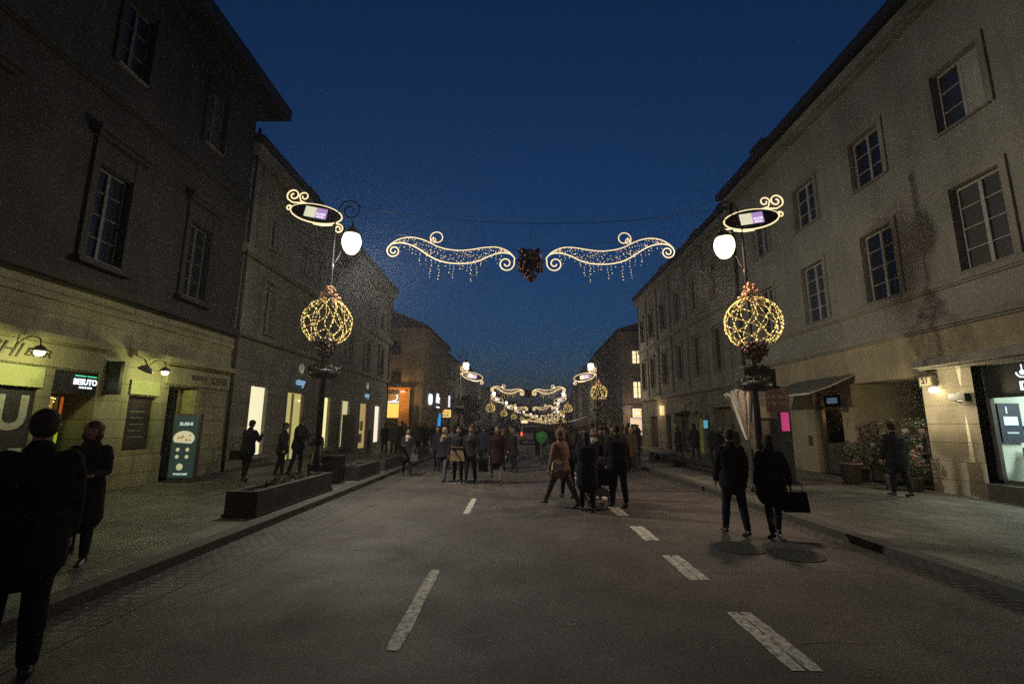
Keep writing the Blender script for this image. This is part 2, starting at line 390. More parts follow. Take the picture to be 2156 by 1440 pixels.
# left building, nearest: cream plaster above an ashlar ground floor
FLn = Frame((FL, 0), (0, 1), (1, 0)); FRn = Frame((FR, 0), (0, 1), (-1, 0))
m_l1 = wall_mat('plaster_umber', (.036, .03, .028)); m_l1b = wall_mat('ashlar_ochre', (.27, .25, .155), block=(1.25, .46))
B1 = thing('corner_townhouse', 'tall dark townhouse with deep overhanging eaves and ashlar sushi bar front', 'building', (FL, 8, 0))
B1.location = (0, 0, 0)
h1 = [(u - .5, u + .5, 5.65, 8.0) for u in (.9, 4.15, 7.4, 10.85, 14.1)] + [(u - .48, u + .48, 10.9, 12.85) for u in (.9, 4.15, 7.4, 10.85, 14.2)]
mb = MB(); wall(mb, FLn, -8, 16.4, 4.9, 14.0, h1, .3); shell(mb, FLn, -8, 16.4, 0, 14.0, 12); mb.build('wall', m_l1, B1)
g1 = [(5.0, 6.4, .6, 2.95), (8.35, 9.85, .6, 2.95, .45), (10.15, 11.25, .12, 2.93, 1.5), (12.22, 13.18, 1.05, 2.48, .12), (13.6, 14.95, .12, 2.85, 1.6)]
mb = MB(); wall(mb, FLn, -8, 16.4, 0, 4.9, g1, .4, d=.06); mb.build('ground_floor_wall', m_l1b, B1)
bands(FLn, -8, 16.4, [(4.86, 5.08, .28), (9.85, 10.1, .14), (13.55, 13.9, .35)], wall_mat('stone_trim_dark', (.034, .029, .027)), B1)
m_trim1 = wall_mat('stone_trim_ochre', (.25, .23, .14))
bands(FLn, -8, 16.4, [(4.42, 4.5, .12)], m_trim1, B1)
for a, b in ((-8, 11.28), (12.05, 16.38)): bands(FLn, a, b, [(3.52, 3.66, .26)], m_trim1, B1, 'fascia_ledge')
mb = MB(); mb.fbox(FLn, 4.6, 11.25, 2.97, 3.45, .07, .13); mb.build('fascia', m_trim1, B1)
mb = MB(); mb.fbox(FLn, 13.4, 16.38, 2.9, 3.4, .07, .13); mb.build('fascia', m_trim1, B1)
for a, b, c in ((-8, 5, .55), (6.4, 10.1, .55), (11.3, 13.55, .85), (15, 16.38, .85)):
    mb = MB(); mb.fbox(FLn, a, b, 0, c, .063, .13); mb.build('plinth', m_l1b, B1)
roof(FLn, -8, 17.2, 14.0, 12, .95, 3.2, m_roof, B1, .45)
for u in (.9, 4.15, 7.4, 10.85, 14.1):
    window(FLn, u, 5.65, 8.0, 1.0, B1, rows=4, cols=2, frame=m_frb1)
    mb = MB(); mb.fbox(FLn, u - .85, u + .85, 8.72, 8.88, .002, .3); mb.fbox(FLn, u - .78, u + .78, 8.62, 8.72, .002, .2)
    mb.fbox(FLn, u - .68, u - .5, 5.6, 8.62, .002, .08); mb.fbox(FLn, u + .5, u + .68, 5.6, 8.62, .002, .08); mb.fbox(FLn, u - .498, u + .498, 8.02, 8.6, .002, .06)
    mb.fbox(FLn, u - .75, u + .75, 5.45, 5.58, .002, .2); mb.build('window_surround', m_l1, B1)
for u in (.9, 4.15, 7.4, 10.85, 14.2):
    window(FLn, u, 10.9, 12.85, .96, B1, rows=3, frame=m_frb1)
    mb = MB(); mb.fbox(FLn, u - .62, u - .48, 10.8, 13, .002, .07); mb.fbox(FLn, u + .48, u + .62, 10.8, 13, .002, .07); mb.fbox(FLn, u - .62, u + .62, 13.0, 13.12, .002, .12); mb.build('window_surround', m_l1, B1)
# second left building
m_l2 = wall_mat('plaster_green_grey', (.2, .19, .145)); m_l2b = wall_mat('banded_render', (.21, .2, .155), block=(40, .42))
m_l2t = wall_mat('trim_green_grey', (.19, .18, .14))
B2 = thing('long_townhouse', 'long grey green townhouse with seven glowing shop windows at street level', 'building')
L2U = [18.8, 22.0, 25.4, 28.6, 32.0, 35.4]
h2 = [(u - .42, u + .42, 5.38, 7.3) for u in L2U] + [(u - .4, u + .4, 9.0, 10.3) for u in L2U]
mb = MB(); wall(mb, FLn, 16.4, 37.6, 4.35, 12.55, h2, .3, d=-.12); shell(mb, FLn, 16.4, 37.6, 0, 12.55, 12); mb.build('wall', m_l2, B2)
g2 = [(18.1, 19.5, .5, 3.25, .24), (21.1, 22.9, .12, 3.2, .24), (24.6, 26.2, .45, 3.2, .24), (27.75, 29.4, .4, 3.15, .24), (31.2, 32.9, .12, 3.15, .2), (34.5, 36.2, .4, 3.1, .24)]
mb = MB(); wall(mb, FLn, 16.4, 37.6, 0, 4.35, g2, d=-.08); mb.build('ground_floor_wall', m_l2b, B2)
bands(FLn, 16.4, 37.6, [(5.05, 5.22, .08), (8.15, 8.4, .2), (12.1, 12.5, .3)], m_l2t, B2)
roof(FLn, 16.4, 37.9, 12.55, 12, .4, 1.6, m_roof, B2)
for u in L2U:
    window(FLn, u, 5.38, 7.3, .84, B2, d=-.3); window(FLn, u, 9.0, 10.3, .8, B2, d=-.3, rows=2)
    mb = MB(); mb.fbox(FLn, u - .66, u - .43, 5.3, 7.5, -.118, .0); mb.fbox(FLn, u + .43, u + .66, 5.3, 7.5, -.118, .0); mb.fbox(FLn, u - .72, u + .72, 7.5, 7.66, -.118, .08)
    mb.build('window_surround', m_l2t, B2)
for u in (17.6, 20.3, 23.7, 27, 30.3, 33.7, 37.1):
    mb = MB(); mb.fbox(FLn, u - .22, u + .22, 8.4, 12.1, -.12, -.04); mb.build('pilaster', m_l2t, B2)
def shopwin(F, u0, u1, z0, z1, parent, m, back=.45, mull=None, part='lit_panel'):
    """glowing display: backlit panel at the back, a glass sheet and a slim frame in front"""
    f = MB(); t = .04; dd = -.1
    f.fbox(F, u0, u0 + t, z0, z1, dd - .05, dd); f.fbox(F, u1 - t, u1, z0, z1, dd - .05, dd); f.fbox(F, u0 + t, u1 - t, z1 - t, z1, dd - .05, dd); f.fbox(F, u0 + t, u1 - t, z0, z0 + t, dd - .05, dd)
    if mull: f.fbox(F, mull - .02, mull + .02, z0 + t, z1 - t, dd - .05, dd)
    fr = f.build('shop_window', m_framed, parent)
    g_ = MB(); g_.fbox(F, u0 + t, u1 - t, z0 + t, z1 - t, dd - .03, dd - .024); g_.build('glass', clear_glass(), fr)
    p = MB(); p.fbox(F, u0 + .01, u1 - .01, z0 + .01, z1 - .01, -back - .02, -back); p.build(part, m, fr)
    return fr
cream = [S((248, 240, 200)), S((204, 192, 118)), S((252, 242, 172)), S((222, 214, 160)), S((205, 172, 112)), S((255, 244, 222))]
for i, ((u0, u1, z0, z1, r), c) in enumerate(zip(g2, cream)):
    shopwin(FLn, u0, u1, z0, z1, B2, emit('backlight_%d' % i, c, [1.15, .9, 1.25, 1.0, .85, 1.3][i], True), back=r + .055)
for a, b, c in ((18.0, 19.6, .48), (24.5, 26.3, .43), (27.6, 29.5, .38)):
    mb = MB(); mb.fbox(FLn, a, b, c - .1, c, -.1, .14); mb.build('shop_sill', m_sill, B2)
m_disp = plain('display_grey', (.35, .33, .25), .7, .2, 5); m_spotb = emit('display_spot', S((255, 250, 225)), 3)
def disp(name, m_, *bx):
    mb = MB()
    for q in bx: mb.fbox(FLn, *q)
    mb.build(name, m_, B2)
disp('display_post', m_disp, (21.9, 22.05, .14, 3.15, -.29, -.24)); disp('display_post', m_disp, (28.2, 28.32, .45, 3.1, -.27, -.22))
disp('open_door_leaf', m_framed, (28.0, 28.05, .15, 2.3, -.06, .75)); disp('price_poster', m_disp, (31.4, 31.75, 1.4, 1.9, -.25, -.23)); disp('price_poster', m_disp, (31.9, 32.4, 1.3, 1.95, -.25, -.23)); disp('price_poster', m_disp, (31.5, 32.3, .5, 1.1, -.25, -.23))
for u in (24.9, 27.95, 34.8, 22.5):
    mb = MB(); mb.ball(FLn.P(u, 2.85, -.2), .05, 8); mb.build('spot', m_spotb, B2)
# right building, nearest
m_r1 = wall_mat('plaster_sand', (.225, .215, .185), streak=.14, fine=.18); m_r1b = wall_mat('render_ochre', (.3, .25, .16)); m_r1p = wall_mat('ashlar_pillar', (.42, .37, .27), block=(30, .47), streak=.07)
m_r1t = wall_mat('trim_sand', (.23, .21, .17))
C1 = thing('sand_townhouse', 'sand coloured three storey townhouse with dessert shop and flower passage below', 'building')
R1U = [-2.2, 1.0, 4.2, 7.4, 10.63, 13.78, 16.97, 20.3]
h3 = [(u - .63, u + .63, 9.47, 11.15) for u in R1U] + [(u - .62, u + .62, 5.66, 7.85) for u in R1U]
mb = MB(); wall(mb, FRn, -8, 22.95, 4.5, 13.6, h3, .26); shell(mb, FRn, -8, 22.95, 0, 13.6, 12); mb.build('wall', m_r1, C1)
g3 = [(4, 11.5, .12, 3.3, .25), (12.95, 15.7, .12, 3.2, .3), (16.25, 17.75, .12, 3.05, .35), (19.3, 21.6, .8, 2.75, .5)]
mb = MB(); wall(mb, FRn, 12.95, 22.95, 0, 4.5, g3[1:]); wall(mb, FRn, -8, 12.95, 3.3, 4.5, []); wall(mb, FRn, -8, 11.5, 0, 3.3, [g3[0]]); mb.build('ground_floor_wall', m_r1b, C1)
mb = MB(); mb.fbox(FRn, 11.5, 12.95, 0, 3.3, -1.5, .0); mb.build('pillar', m_r1p, C1)
mb = MB(); mb.fbox(FRn, 11.5, 12.97, 0, .95, .0015, .035); mb.build('pillar_base', m_r1p, C1)
bands(FRn, -8, 22.95, [(4.42, 4.56, .12), (5.44, 5.56, .1)], m_r1t, C1)
bands(FRn, -8, 12.75, [(3.38, 3.56, .4)], m_r1t, C1, 'shop_cornice')
bands(FRn, -8, 22.95, [(13.2, 13.5, .4)], m_r1t, C1)
roof(FRn, -8, 23.2, 13.6, 12, .62, 2.4, m_roof, C1)
for u in R1U:
    for z0, z1, w_ in ((9.47, 11.15, 1.26), (5.66, 7.85, 1.24)):
        window(FRn, u, z0, z1, w_, C1, rows=3 if z0 > 9 else 4)
        mb = MB(); a = w_ / 2
        mb.fbox(FRn, u - a - .17, u - a - .01, z0 - .05, z1 + .17, .002, .06); mb.fbox(FRn, u + a + .01, u + a + .17, z0 - .05, z1 + .17, .002, .06); mb.fbox(FRn, u - a - .008, u + a + .008, z1 + .01, z1 + .17, .002, .058)
        mb.build('window_surround', m_r1t, C1)
mb = MB(); mb.fbox(FRn, 10.07, 10.56, 9.55, 11.08, -.13, -.115); mb.build('curtain', plain('curtain_pale', (.3, .29, .26), .9, .2, 3), C1)
mb = MB(); mb.tube([FRn.P(22.6, .1, .1), FRn.P(22.6, 13.2, .1)], .075, 8); mb.build('drainpipe', m_iron, C1)
# second right building
m_r2 = wall_mat('plaster_grey', (.2, .192, .165)); m_r2t = wall_mat('trim_grey', (.19, .18, .155)); m_r2b = wall_mat('render_brown', (.19, .175, .13), block=(30, .5))
C2 = thing('grey_townhouse', 'grey townhouse with pilasters between its windows, behind the right lamp post', 'building')
R2U = [25.7, 28.75, 31.75, 34.9, 38.0, 40.6]
h4 = [(u - .5, u + .5, 9.0, 11.0) for u in R2U] + [(u - .52, u + .52, 4.85, 7.2) for u in R2U]
g4 = [(24.3, 26.8, .5, 2.8, .5), (27.3, 28.1, .12, 2.4, .4), (28.45, 29.3, .12, 2.3, .4), (30.6, 33.0, .12, 2.6, .5), (34.1, 35.2, .12, 2.55, .3), (37.3, 39.3, .12, 2.5, .3)]
mb = MB(); wall(mb, FRn, 22.95, 41.8, 3.9, 13.1, h4, .28, d=-.06); shell(mb, FRn, 22.95, 41.8, 0, 13.1, 12); mb.build('wall', m_r2, C2)
mb = MB(); wall(mb, FRn, 22.95, 41.8, 0, 3.9, g4, d=-.03); mb.build('ground_floor_wall', m_r2b, C2)
bands(FRn, 22.95, 41.8, [(3.84, 4.02, .16), (8.15, 8.32, .12), (12.7, 13.0, .3)], m_r2t, C2)
roof(FRn, 22.95, 42.1, 13.1, 12, .4, 1.2, m_roof, C2)
for u in (24.2, 27.2, 30.2, 33.3, 36.4, 39.3):
    mb = MB(); mb.fbox(FRn, u - .17, u + .17, 4.02, 12.6, -.06, .03); mb.build('pilaster', m_r2t, C2)
for u in R2U:
    for z0, z1, w_ in ((9.0, 11.0, 1.0), (4.85, 7.2, 1.04)):
        window(FRn, u, z0, z1, w_, C2, d=-.22, frame=m_framed)
        mb = MB(); a = w_ / 2; mb.fbox(FRn, u - a - .12, u - a - .01, z0 - .05, z1 + .12, -.058, .01); mb.fbox(FRn, u + a + .01, u + a + .12, z0 - .05, z1 + .12, -.058, .01); mb.fbox(FRn, u - a - .16, u + a + .16, z1 + .13, z1 + .24, -.058, .08)
        mb.build('window_surround', m_r2t, C2)
shopwin(FRn, 28.45, 29.3, .12, 2.3, C2, emit('shop_lime', S((225, 235, 120)), .8, True), back=.4)
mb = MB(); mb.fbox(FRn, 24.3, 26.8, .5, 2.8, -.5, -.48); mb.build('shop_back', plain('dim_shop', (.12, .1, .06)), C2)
for (a, b, c, e, r) in g4[3:]:
    mb = MB(); mb.fbox(FRn, a, b, c, e, -r, -r + .03); 
    for q in (a + .06, (a + b) / 2, b - .06): mb.fbox(FRn, q - .04, q + .04, c, e, -r + .03, -r + .07)
    mb.build('door', m_framed, C2)
mb = MB(); mb.fbox(FRn, 27.3, 28.1, .12, 2.4, -.4, -.38); mb.build('door', m_framed, C2)

m_chim = plain('chimney_brick', (.06, .045, .04), .9, .3, 6)
for B_, x, y, z, h in ((C1, 12.6, 21.6, 14.4, 1.5), (C1, 13.0, 11, 14.6, 1.4), (C2, 12.5, 30, 13.4, 1.4), (C2, 12.6, 37.5, 13.4, 1.5), (B2, -11.6, 24, 13, 1.5), (B2, -11.8, 33, 13, 1.4)):
    mb = MB(); mb.box(x - .35, x + .35, y - .5, y + .5, z - .8, z + h - .15); mb.box(x - .42, x + .42, y - .57, y + .57, z + h - .15, z + h); mb.build('chimney', m_chim, B_)
mb = MB(); mb.tube([FLn.P(16.5, .1, .12), FLn.P(16.5, 13.2, .12)], .06, 8); mb.build('drainpipe', m_iron, B1)
mb = MB()
def seam(pts, w_=.005):
    pts = smooth_path([(x, y, 0) for x, y in pts], 4); vs = []
    for i, p in enumerate(pts):
        t_ = (pts[min(i + 1, len(pts) - 1)] - pts[max(0, i - 1)]).normalized(); q = Vector((-t_.y, t_.x, 0)) * w_ * random.uniform(.5, 1.2); vs += [(*(p - q)[:2], .0062), (*(p + q)[:2], .0062)]
    mb.add(vs, [(2 * i, 2 * i + 1, 2 * i + 3, 2 * i + 2) for i in range(len(pts) - 1)])
for q in ([(2.3, 6.25), (3.2, 6.2), (4.1, 6.3), (4.9, 6.1)], [(2.4, 4.3), (2.7, 4.34), (3.0, 4.3)], [(.2, 9.3), (1.2, 9.35), (2.2, 9.2), (3.3, 9.32)], [(-.4, 10.6), (1, 10.7), (2.3, 10.5), (4.4, 10.8)], [(2.4, 8.3), (3.0, 8.34), (3.4, 8.25)], [(-4, 7.2), (-3.1, 7.4), (-2.4, 7.1), (-1.3, 7.3)], [(-3.6, 4.6), (-3.2, 6), (-3.3, 8), (-3.1, 11)]): seam(q)
structure(mb.build('tar_seams', plain('tar', (.012, .011, .011), .5, .2, 9)))
# ------------------------------------------------------------------ farther buildings
def side_frame(side, y0, y1, off=0):
    xa = (FL - off if side < 0 else FR + off)
    p0 = Vector((xa + hx(y0), y0)); p1 = Vector((xa + hx(y1), y1)); T = (p1 - p0).normalized()
    N = Vector((T.y, -T.x)) if side < 0 else Vector((-T.y, T.x))
    return Frame(p0, T, N), (p1 - p0).length
def far_building(name, label, side, y0, y1, top, mw, floors, rise=2, off=0, lit=(), gable=None, spacing=3.2, ww=.95, over=.35, shop=None):
    F, ln = side_frame(side, y0, y1, off); zb = gz((y0 + y1) / 2)
    B = thing(name, label, 'building'); n = max(2, int(ln / spacing)); us = [ln * (i + .5) / n for i in range(n)]
    holes = [(u - ww / 2, u + ww / 2, z0, z1) for z0, z1 in floors for u in us]
    gh = [(u - .75, u + .75, .2 + zb, 2.7 + zb, .4) for u in us]
    mb = MB(); wall(mb, F, 0, ln, zb - .5, top, holes + gh, .25); shell(mb, F, 0, ln, zb - .5, top, 13); mb.build('wall', mw, B)
    for j, (z0, z1) in enumerate(floors):
        for i, u in enumerate(us): window(F, u, z0, z1, ww, B, d=-.2, pane=m_litw if (j, i) in lit else None, frame=m_framed)
    for i, u in enumerate(us):
        c = shop[i % len(shop)] if shop else None
        mb = MB(); mb.fbox(F, u - .75, u + .75, .2 + zb, 2.7 + zb, -.4, -.38); mb.build('shopfront', c if c else m_glass, B)
    bands(F, 0, ln, [(3.6 + zb, 3.8 + zb, .15), (top - .35, top - .1, .3)], mw, B)
    roof(F, 0, ln, top, 13, over, rise, m_roof, B)
    return B, F, ln
m_warm1 = emit('shop_orange', S((255, 150, 60)), 1.0, True); m_warm2 = emit('shop_cream', S((255, 225, 170)), .9, True); m_cool = emit('shop_cool', S((200, 225, 255)), .9, True)
m_wood = plain('warm_wood', (.3, .16, .06), .6, .3, 5)
m_f1 = wall_mat('far_ochre', (.25, .2, .13)); m_f2 = wall_mat('far_grey', (.15, .14, .12)); m_f3 = wall_mat('far_brown', (.13, .115, .1)); m_f4 = wall_mat('far_dark', (.1, .095, .085))
B3, F3, n3 = far_building('cafe_townhouse', 'ochre townhouse beyond the side street with an orange lit cafe corner', -1, 50, 65.5, 12.2, m_f1, [(5.4, 7.2), (9.0, 10.8)], 2.6, spacing=2.1, ww=.7, shop=[m_wood, m_glass, m_wood, m_glass])
C3, G3, k3 = far_building('dark_townhouse', 'dark townhouse beyond the right side street with two lit gable windows', 1, 50, 68, 11.9, m_f3, [(4.9, 6.8), (8.4, 10.1)], 1.8, shop=[m_glass, m_glass, m_warm2, m_glass])
FG = Frame((0, 49.98), (1, 0), (0, -1)); FG2 = Frame((0, 49.82), (1, 0), (0, -1))
for u, z0, z1, lw in [(12.72 - .0, 8.3, 9.75, 1), (12.72, 4.6, 6.4, 1)]:
    window(FG2, u + .45, z0, z1, 1.0, C3, d=.06, pane=m_litw, frame=m_framed, rows=3, sill=False)
bands(FG2, 11.55, 24, [(3.7, 3.85, .12), (7.4, 7.55, .1), (11.5, 11.8, .25)], m_f3, C3)
# gable front of the cafe: orange timber entrance, dark windows
for u, z0, z1 in [(-12.9, 9.2, 10.6), (-12.75, 6.1, 7.3), (-12.9, 4.9, 5.8)]: window(FG, u, z0, z1, .95, B3, d=.06, frame=m_framed, rows=2, sill=False)
bands(FG, -22, -9.95, [(5.75, 5.9, .15), (11.8, 12.1, .3)], m_f1, B3)
mb = MB(); mb.fbox(FG, -12.3, -11.2, .12, 5.4, .005, .25); mb.fbox(FG, -14.5, -13.6, .12, 5.4, .005, .25); mb.fbox(FG, -14.5, -11.1, 5.4, 5.6, .005, .4); lightsrc('POINT', 'portal_light', (-12.4, 48.9, 4.6), 190, (1, .58, .22), size=.15); mb.build('timber_portal', plain('portal_orange', (.55, .27, .07), .6), B3)
mb = MB(); mb.fbox(FG, -13.55, -12.35, 2.4, 3.9, .01, .03); mb.build('lit_transom', emit('transom', S((255, 190, 90)), 1.3, True), B3)
mb = MB(); mb.fbox(FG, -13.55, -12.35, .12, 2.35, .01, .04); mb.fbox(FG, -11.15, -10.3, .12, 3.7, .01, .05); mb.build('door', m_framed, B3)
specs = [
 ('shuttered_townhouse', 'grey townhouse with a yellow juice sign, third from the side street on the left', -1, 65.5, 86, 11.6, m_f2, .1),
 ('arcaded_townhouse', 'brown townhouse beyond the second left street lamp', -1, 86, 108, 12.6, m_f3, .4),
 ('low_townhouse', 'low dark townhouse in the bend on the left', -1, 108, 130, 10.6, m_f4, .2),
 ('terrace_house', 'tall dark terrace at the far left of the bend', -1, 130, 160, 12.0, m_f4, .5),
 ('terrace_house', 'last dark terrace where the left side meets the trees', -1, 160, 200, 11, m_f4, .3),
 ('awning_townhouse', 'dark townhouse on the right with orange lit restaurant windows', 1, 68, 88, 12.3, m_f3, .2),
 ('bay_townhouse', 'brown townhouse on the right beyond the restaurant', 1, 88, 110, 13.0, m_f4, .4),
 ('corner_house', 'dark house on the right where the street bends', 1, 110, 135, 12.0, m_f4, .2),
 ('end_terrace', 'distant dark terrace closing the bend on the right', 1, 135, 170, 12.5, m_f4, .3),
 ('end_terrace', 'farthest dark terrace on the right, behind the last light garlands', 1, 170, 215, 12.5, m_f4, .3)]
for nm, lb, sd, a, b, tp, mw, of in specs:
    shp = [m_glass, m_warm2, m_glass, m_cool, m_glass] if b < 140 else [m_glass]
    if nm == 'awning_townhouse': shp = [m_warm1, m_warm1, m_glass, m_warm2]
    zb = gz((a + b) / 2)
    far_building(nm, lb, sd, a, b, tp + zb, mw, [(5.0 + zb, 6.9 + zb), (8.4 + zb, 10 + zb)], 1.5, of, shop=shp, spacing=3.6)

# ------------------------------------------------------------------ street lamps, ornaments, lit signs, garlands
m_post = plain('lamp_post_iron', (.03, .028, .03), .38, .2, 10, metal=.7)
m_globe = emit('lamp_globe', S((255, 244, 215)), 14, False); m_globe2 = emit('lamp_globe_amber', S((255, 222, 170)), 10, False)
m_rope = emit('light_rope', S((255, 228, 178)), 1.25); m_gold = emit('gold_wire', S((214, 176, 84)), .62); m_bulb = emit('gold_bulb', S((255, 226, 140)), 2.2)
m_net = emit('net_bulb', S((255, 222, 160)), 1.6); m_netb = emit('net_bulb_cool', S((225, 235, 225)), 1.1)
m_bronze = plain('bronze_bauble', (.62, .36, .25), .25, .25, 20, metal=.7); m_dkb = plain('dark_bauble', (.035, .012, .014), .3, .4, 20, metal=.3)
m_leafd = plain('dark_foliage', (.022, .028, .016), .7, .4, 12); m_leafg = plain('green_foliage', (.045, .07, .03), .65, .4, 12)
m_blackp = plain('black_panel', (.008, .008, .009), .4, .2, 6)
m_lilac = emit('panel_lilac', S((182, 150, 205)), .85); m_ivory = emit('panel_ivory', S((225, 222, 190)), .95); m_white = emit('panel_white', S((245, 240, 250)), 1.05)
LPOS = [(13.1, -5.42, 7.05), (12.5, 6.45, 6.76)]
def leaf_cloud(mb, c, rx, ry, rz, n, s=.05, mi=0, rnd=random):
    for _ in range(n):
        while 1:
            p = (rnd.uniform(-1, 1), rnd.uniform(-1, 1), rnd.uniform(-1, 1)); r2 = sum(q * q for q in p)
            if .15 < r2 < 1: break
        p = Vector((c[0] + p[0] * rx, c[1] + p[1] * ry, c[2] + p[2] * rz)); a = Vector((rnd.gauss(0, 1), rnd.gauss(0, 1), rnd.gauss(0, 1))).normalized(); b = a.orthogonal().normalized(); q = s * rnd.uniform(.6, 1.4)
        mb.add([p - a * q, p + b * q * .5, p + a * q, p - b * q * .5], [(0, 1, 2, 3)], mi)
LAMPM = {}
def lamp_meshes():
    b = MB(); b.lathe([(.3, 0), (.3, .12), (.24, .16), (.22, .5), (.26, .55), (.17, .62), (.14, 1.0), (.12, 1.05), (.12, 1.1)], seg=16)
    LAMPM['base'] = b.mesh('base', m_post)
    b = MB(); b.lathe([(.085, 1.0), (.08, 2.9), (.1, 2.95), (.1, 3.3), (.075, 3.35), (.07, 4.0), (.1, 4.05), (.055, 4.15), (.045, 6.2), (.06, 6.22), (.06, 6.3), (.035, 6.34), (.03, 7.65), (.045, 7.7), (.0, 7.9)], seg=12)
    LAMPM['pole'] = b.mesh('pole', m_post)
    b = MB()
    b.tube([(0, 0, 6.25)] + [(.03 + .25 * math.sin(t) , 0, 6.25 + .5 * t) for t in (.3, .6, .9)] , .012, 6)
    b.tube(spiral(.43, 8.0, .37, R(190), 1.6, .2, 34, sgn=-1), .022, 6)
    b.tube([(0, 0, 7.4), (.02, 0, 7.75), (.06, 0, 8.0)], .02, 6)
    b.tube([(.53, 0, 7.66), (.53, 0, 7.5)], .02, 6)
    b.tube(spiral(-.22, 7.85, .16, R(-20), 1.3, .2, 20), .014, 6); b.tube([(0, 0, 7.45), (-.15, 0, 7.62), (-.1, 0, 7.82)], .014, 6)
    LAMPM['bracket'] = b.mesh('bracket', m_post)
    b = MB(); b.lathe([(.03, 0), (.05, -.04), (.12, -.1), (.2, -.2), (.24, -.3), (.225, -.3), (.02, -.1)], (.53, 0, 7.52), 20); LAMPM['cap'] = b.mesh('cap', m_post)
    b = MB(); b.lathe([(.2, -.26), (.25, -.33), (.28, -.45), (.275, -.58), (.22, -.74), (.13, -.85), (.03, -.89)], (.53, 0, 7.5), 20); LAMPM['globe'] = b.mesh('globe', m_globe)
    b = MB(); b.lathe([(.3, 2.9), (.42, 3.0), (.44, 3.14), (.41, 3.14), (.36, 3.04), (.1, 3.04)], seg=20); LAMPM['planter'] = b.mesh('planter', m_blackp)
    b = MB(); leaf_cloud(b, (0, 0, 3.17), .46, .42, .15, 420, .06); LAMPM['plants'] = b.mesh('plants', m_leafd)
lamp_meshes()
def lamp(x, y, side, label, dz=0, far=False, globe=None):
    t = thing('street_lamp', label, 'street lamp', (x, y, .12 + gz(y) + dz)); t['group'] = 'street lamps along both kerbs'
    if side < 0: t.scale = (-1, 1, 1)
    for k in ('base', 'pole', 'bracket', 'cap', 'globe'):
        o = link(k, LAMPM[k], t)
        if k == 'globe' and globe: o.material_slots[0].link = 'OBJECT'; o.material_slots[0].material = globe
        if k == 'base' and dz: o.location.z = -dz
    p = link('planter', LAMPM['planter'], t); link('plants', LAMPM['plants'], p)
    return t
# light ornament: open ball of glowing strands, bronze baubles above, dark ones below
def ornament_meshes(strands, bulbs_per, seg, rs, rb):
    def rad(z):  # z 0..1 from bottom to top
        return max(.12, .73 * math.sqrt(max(0, 1 - ((z - .46) / .56) ** 2)))
    w_ = MB(); b_ = MB()
    for fam in (0, 1):
        for k in range(strands):
            a0 = 2 * math.pi * k / strands + fam * .3; pts = []
            n = seg
            for i in range(n + 1):
                t = i / n; z = 1 - t; a = a0 + ((1.5 * t + .38 * math.sin(t * 6.0 + k * .9)) if fam else (-.75 * t + .1 * math.sin(t * 5 + k)))
                r = rad(z); pts.append((r * math.cos(a), r * math.sin(a), -.68 + 1.3 * z))
            w_.tube(pts, rs * (1 if fam else .6), 4, cap=False)
            for i in range(bulbs_per):
                q = pts[min(n, int((i + .5 + random.uniform(-.3, .3)) / bulbs_per * n))]; b_.octa(q, rb * random.uniform(.6, 1.25))
    tb = MB()
    for i in range(62):
        z = random.uniform(0, 1); r = .34 * (1 - z) ** .7 * random.uniform(.5, 1) + .04; a = random.uniform(0, 6.28)
        tb.ball((r * math.cos(a), r * math.sin(a), .56 + z * .5), random.uniform(.035, .055), 8)
    lb = MB()
    for i in range(70):
        z = random.uniform(0, 1); r = .38 * (1 - z) ** .8 * random.uniform(.4, 1) + .06; a = random.uniform(0, 6.28)
        lb.ball((r * math.cos(a), r * math.sin(a), -.62 - z * .55), random.uniform(.04, .075), 6)
    leaf_cloud(lb, (0, 0, -.82), .33, .33, .3, 120, .07)
    return w_.mesh('strands', m_gold), b_.mesh('bulbs', m_bulb), tb.mesh('bauble_cluster', m_bronze), lb.mesh('dark_cluster', m_dkb)
ORN = ornament_meshes(11, 15, 26, .0065, .017); ORNF = ornament_meshes(9, 8, 12, .008, .026)
def ornament(x, y, z, label, near=True, s=1, rz=0):
    t = thing('light_ornament', label, 'light ornament', (x, y, z), rz, 'pear shaped light ornaments on the lamp posts')
    t.scale = (s, s, s)
    for me in (ORN if near else ORNF): link(me.name.split('.')[0], me, t)
    return t
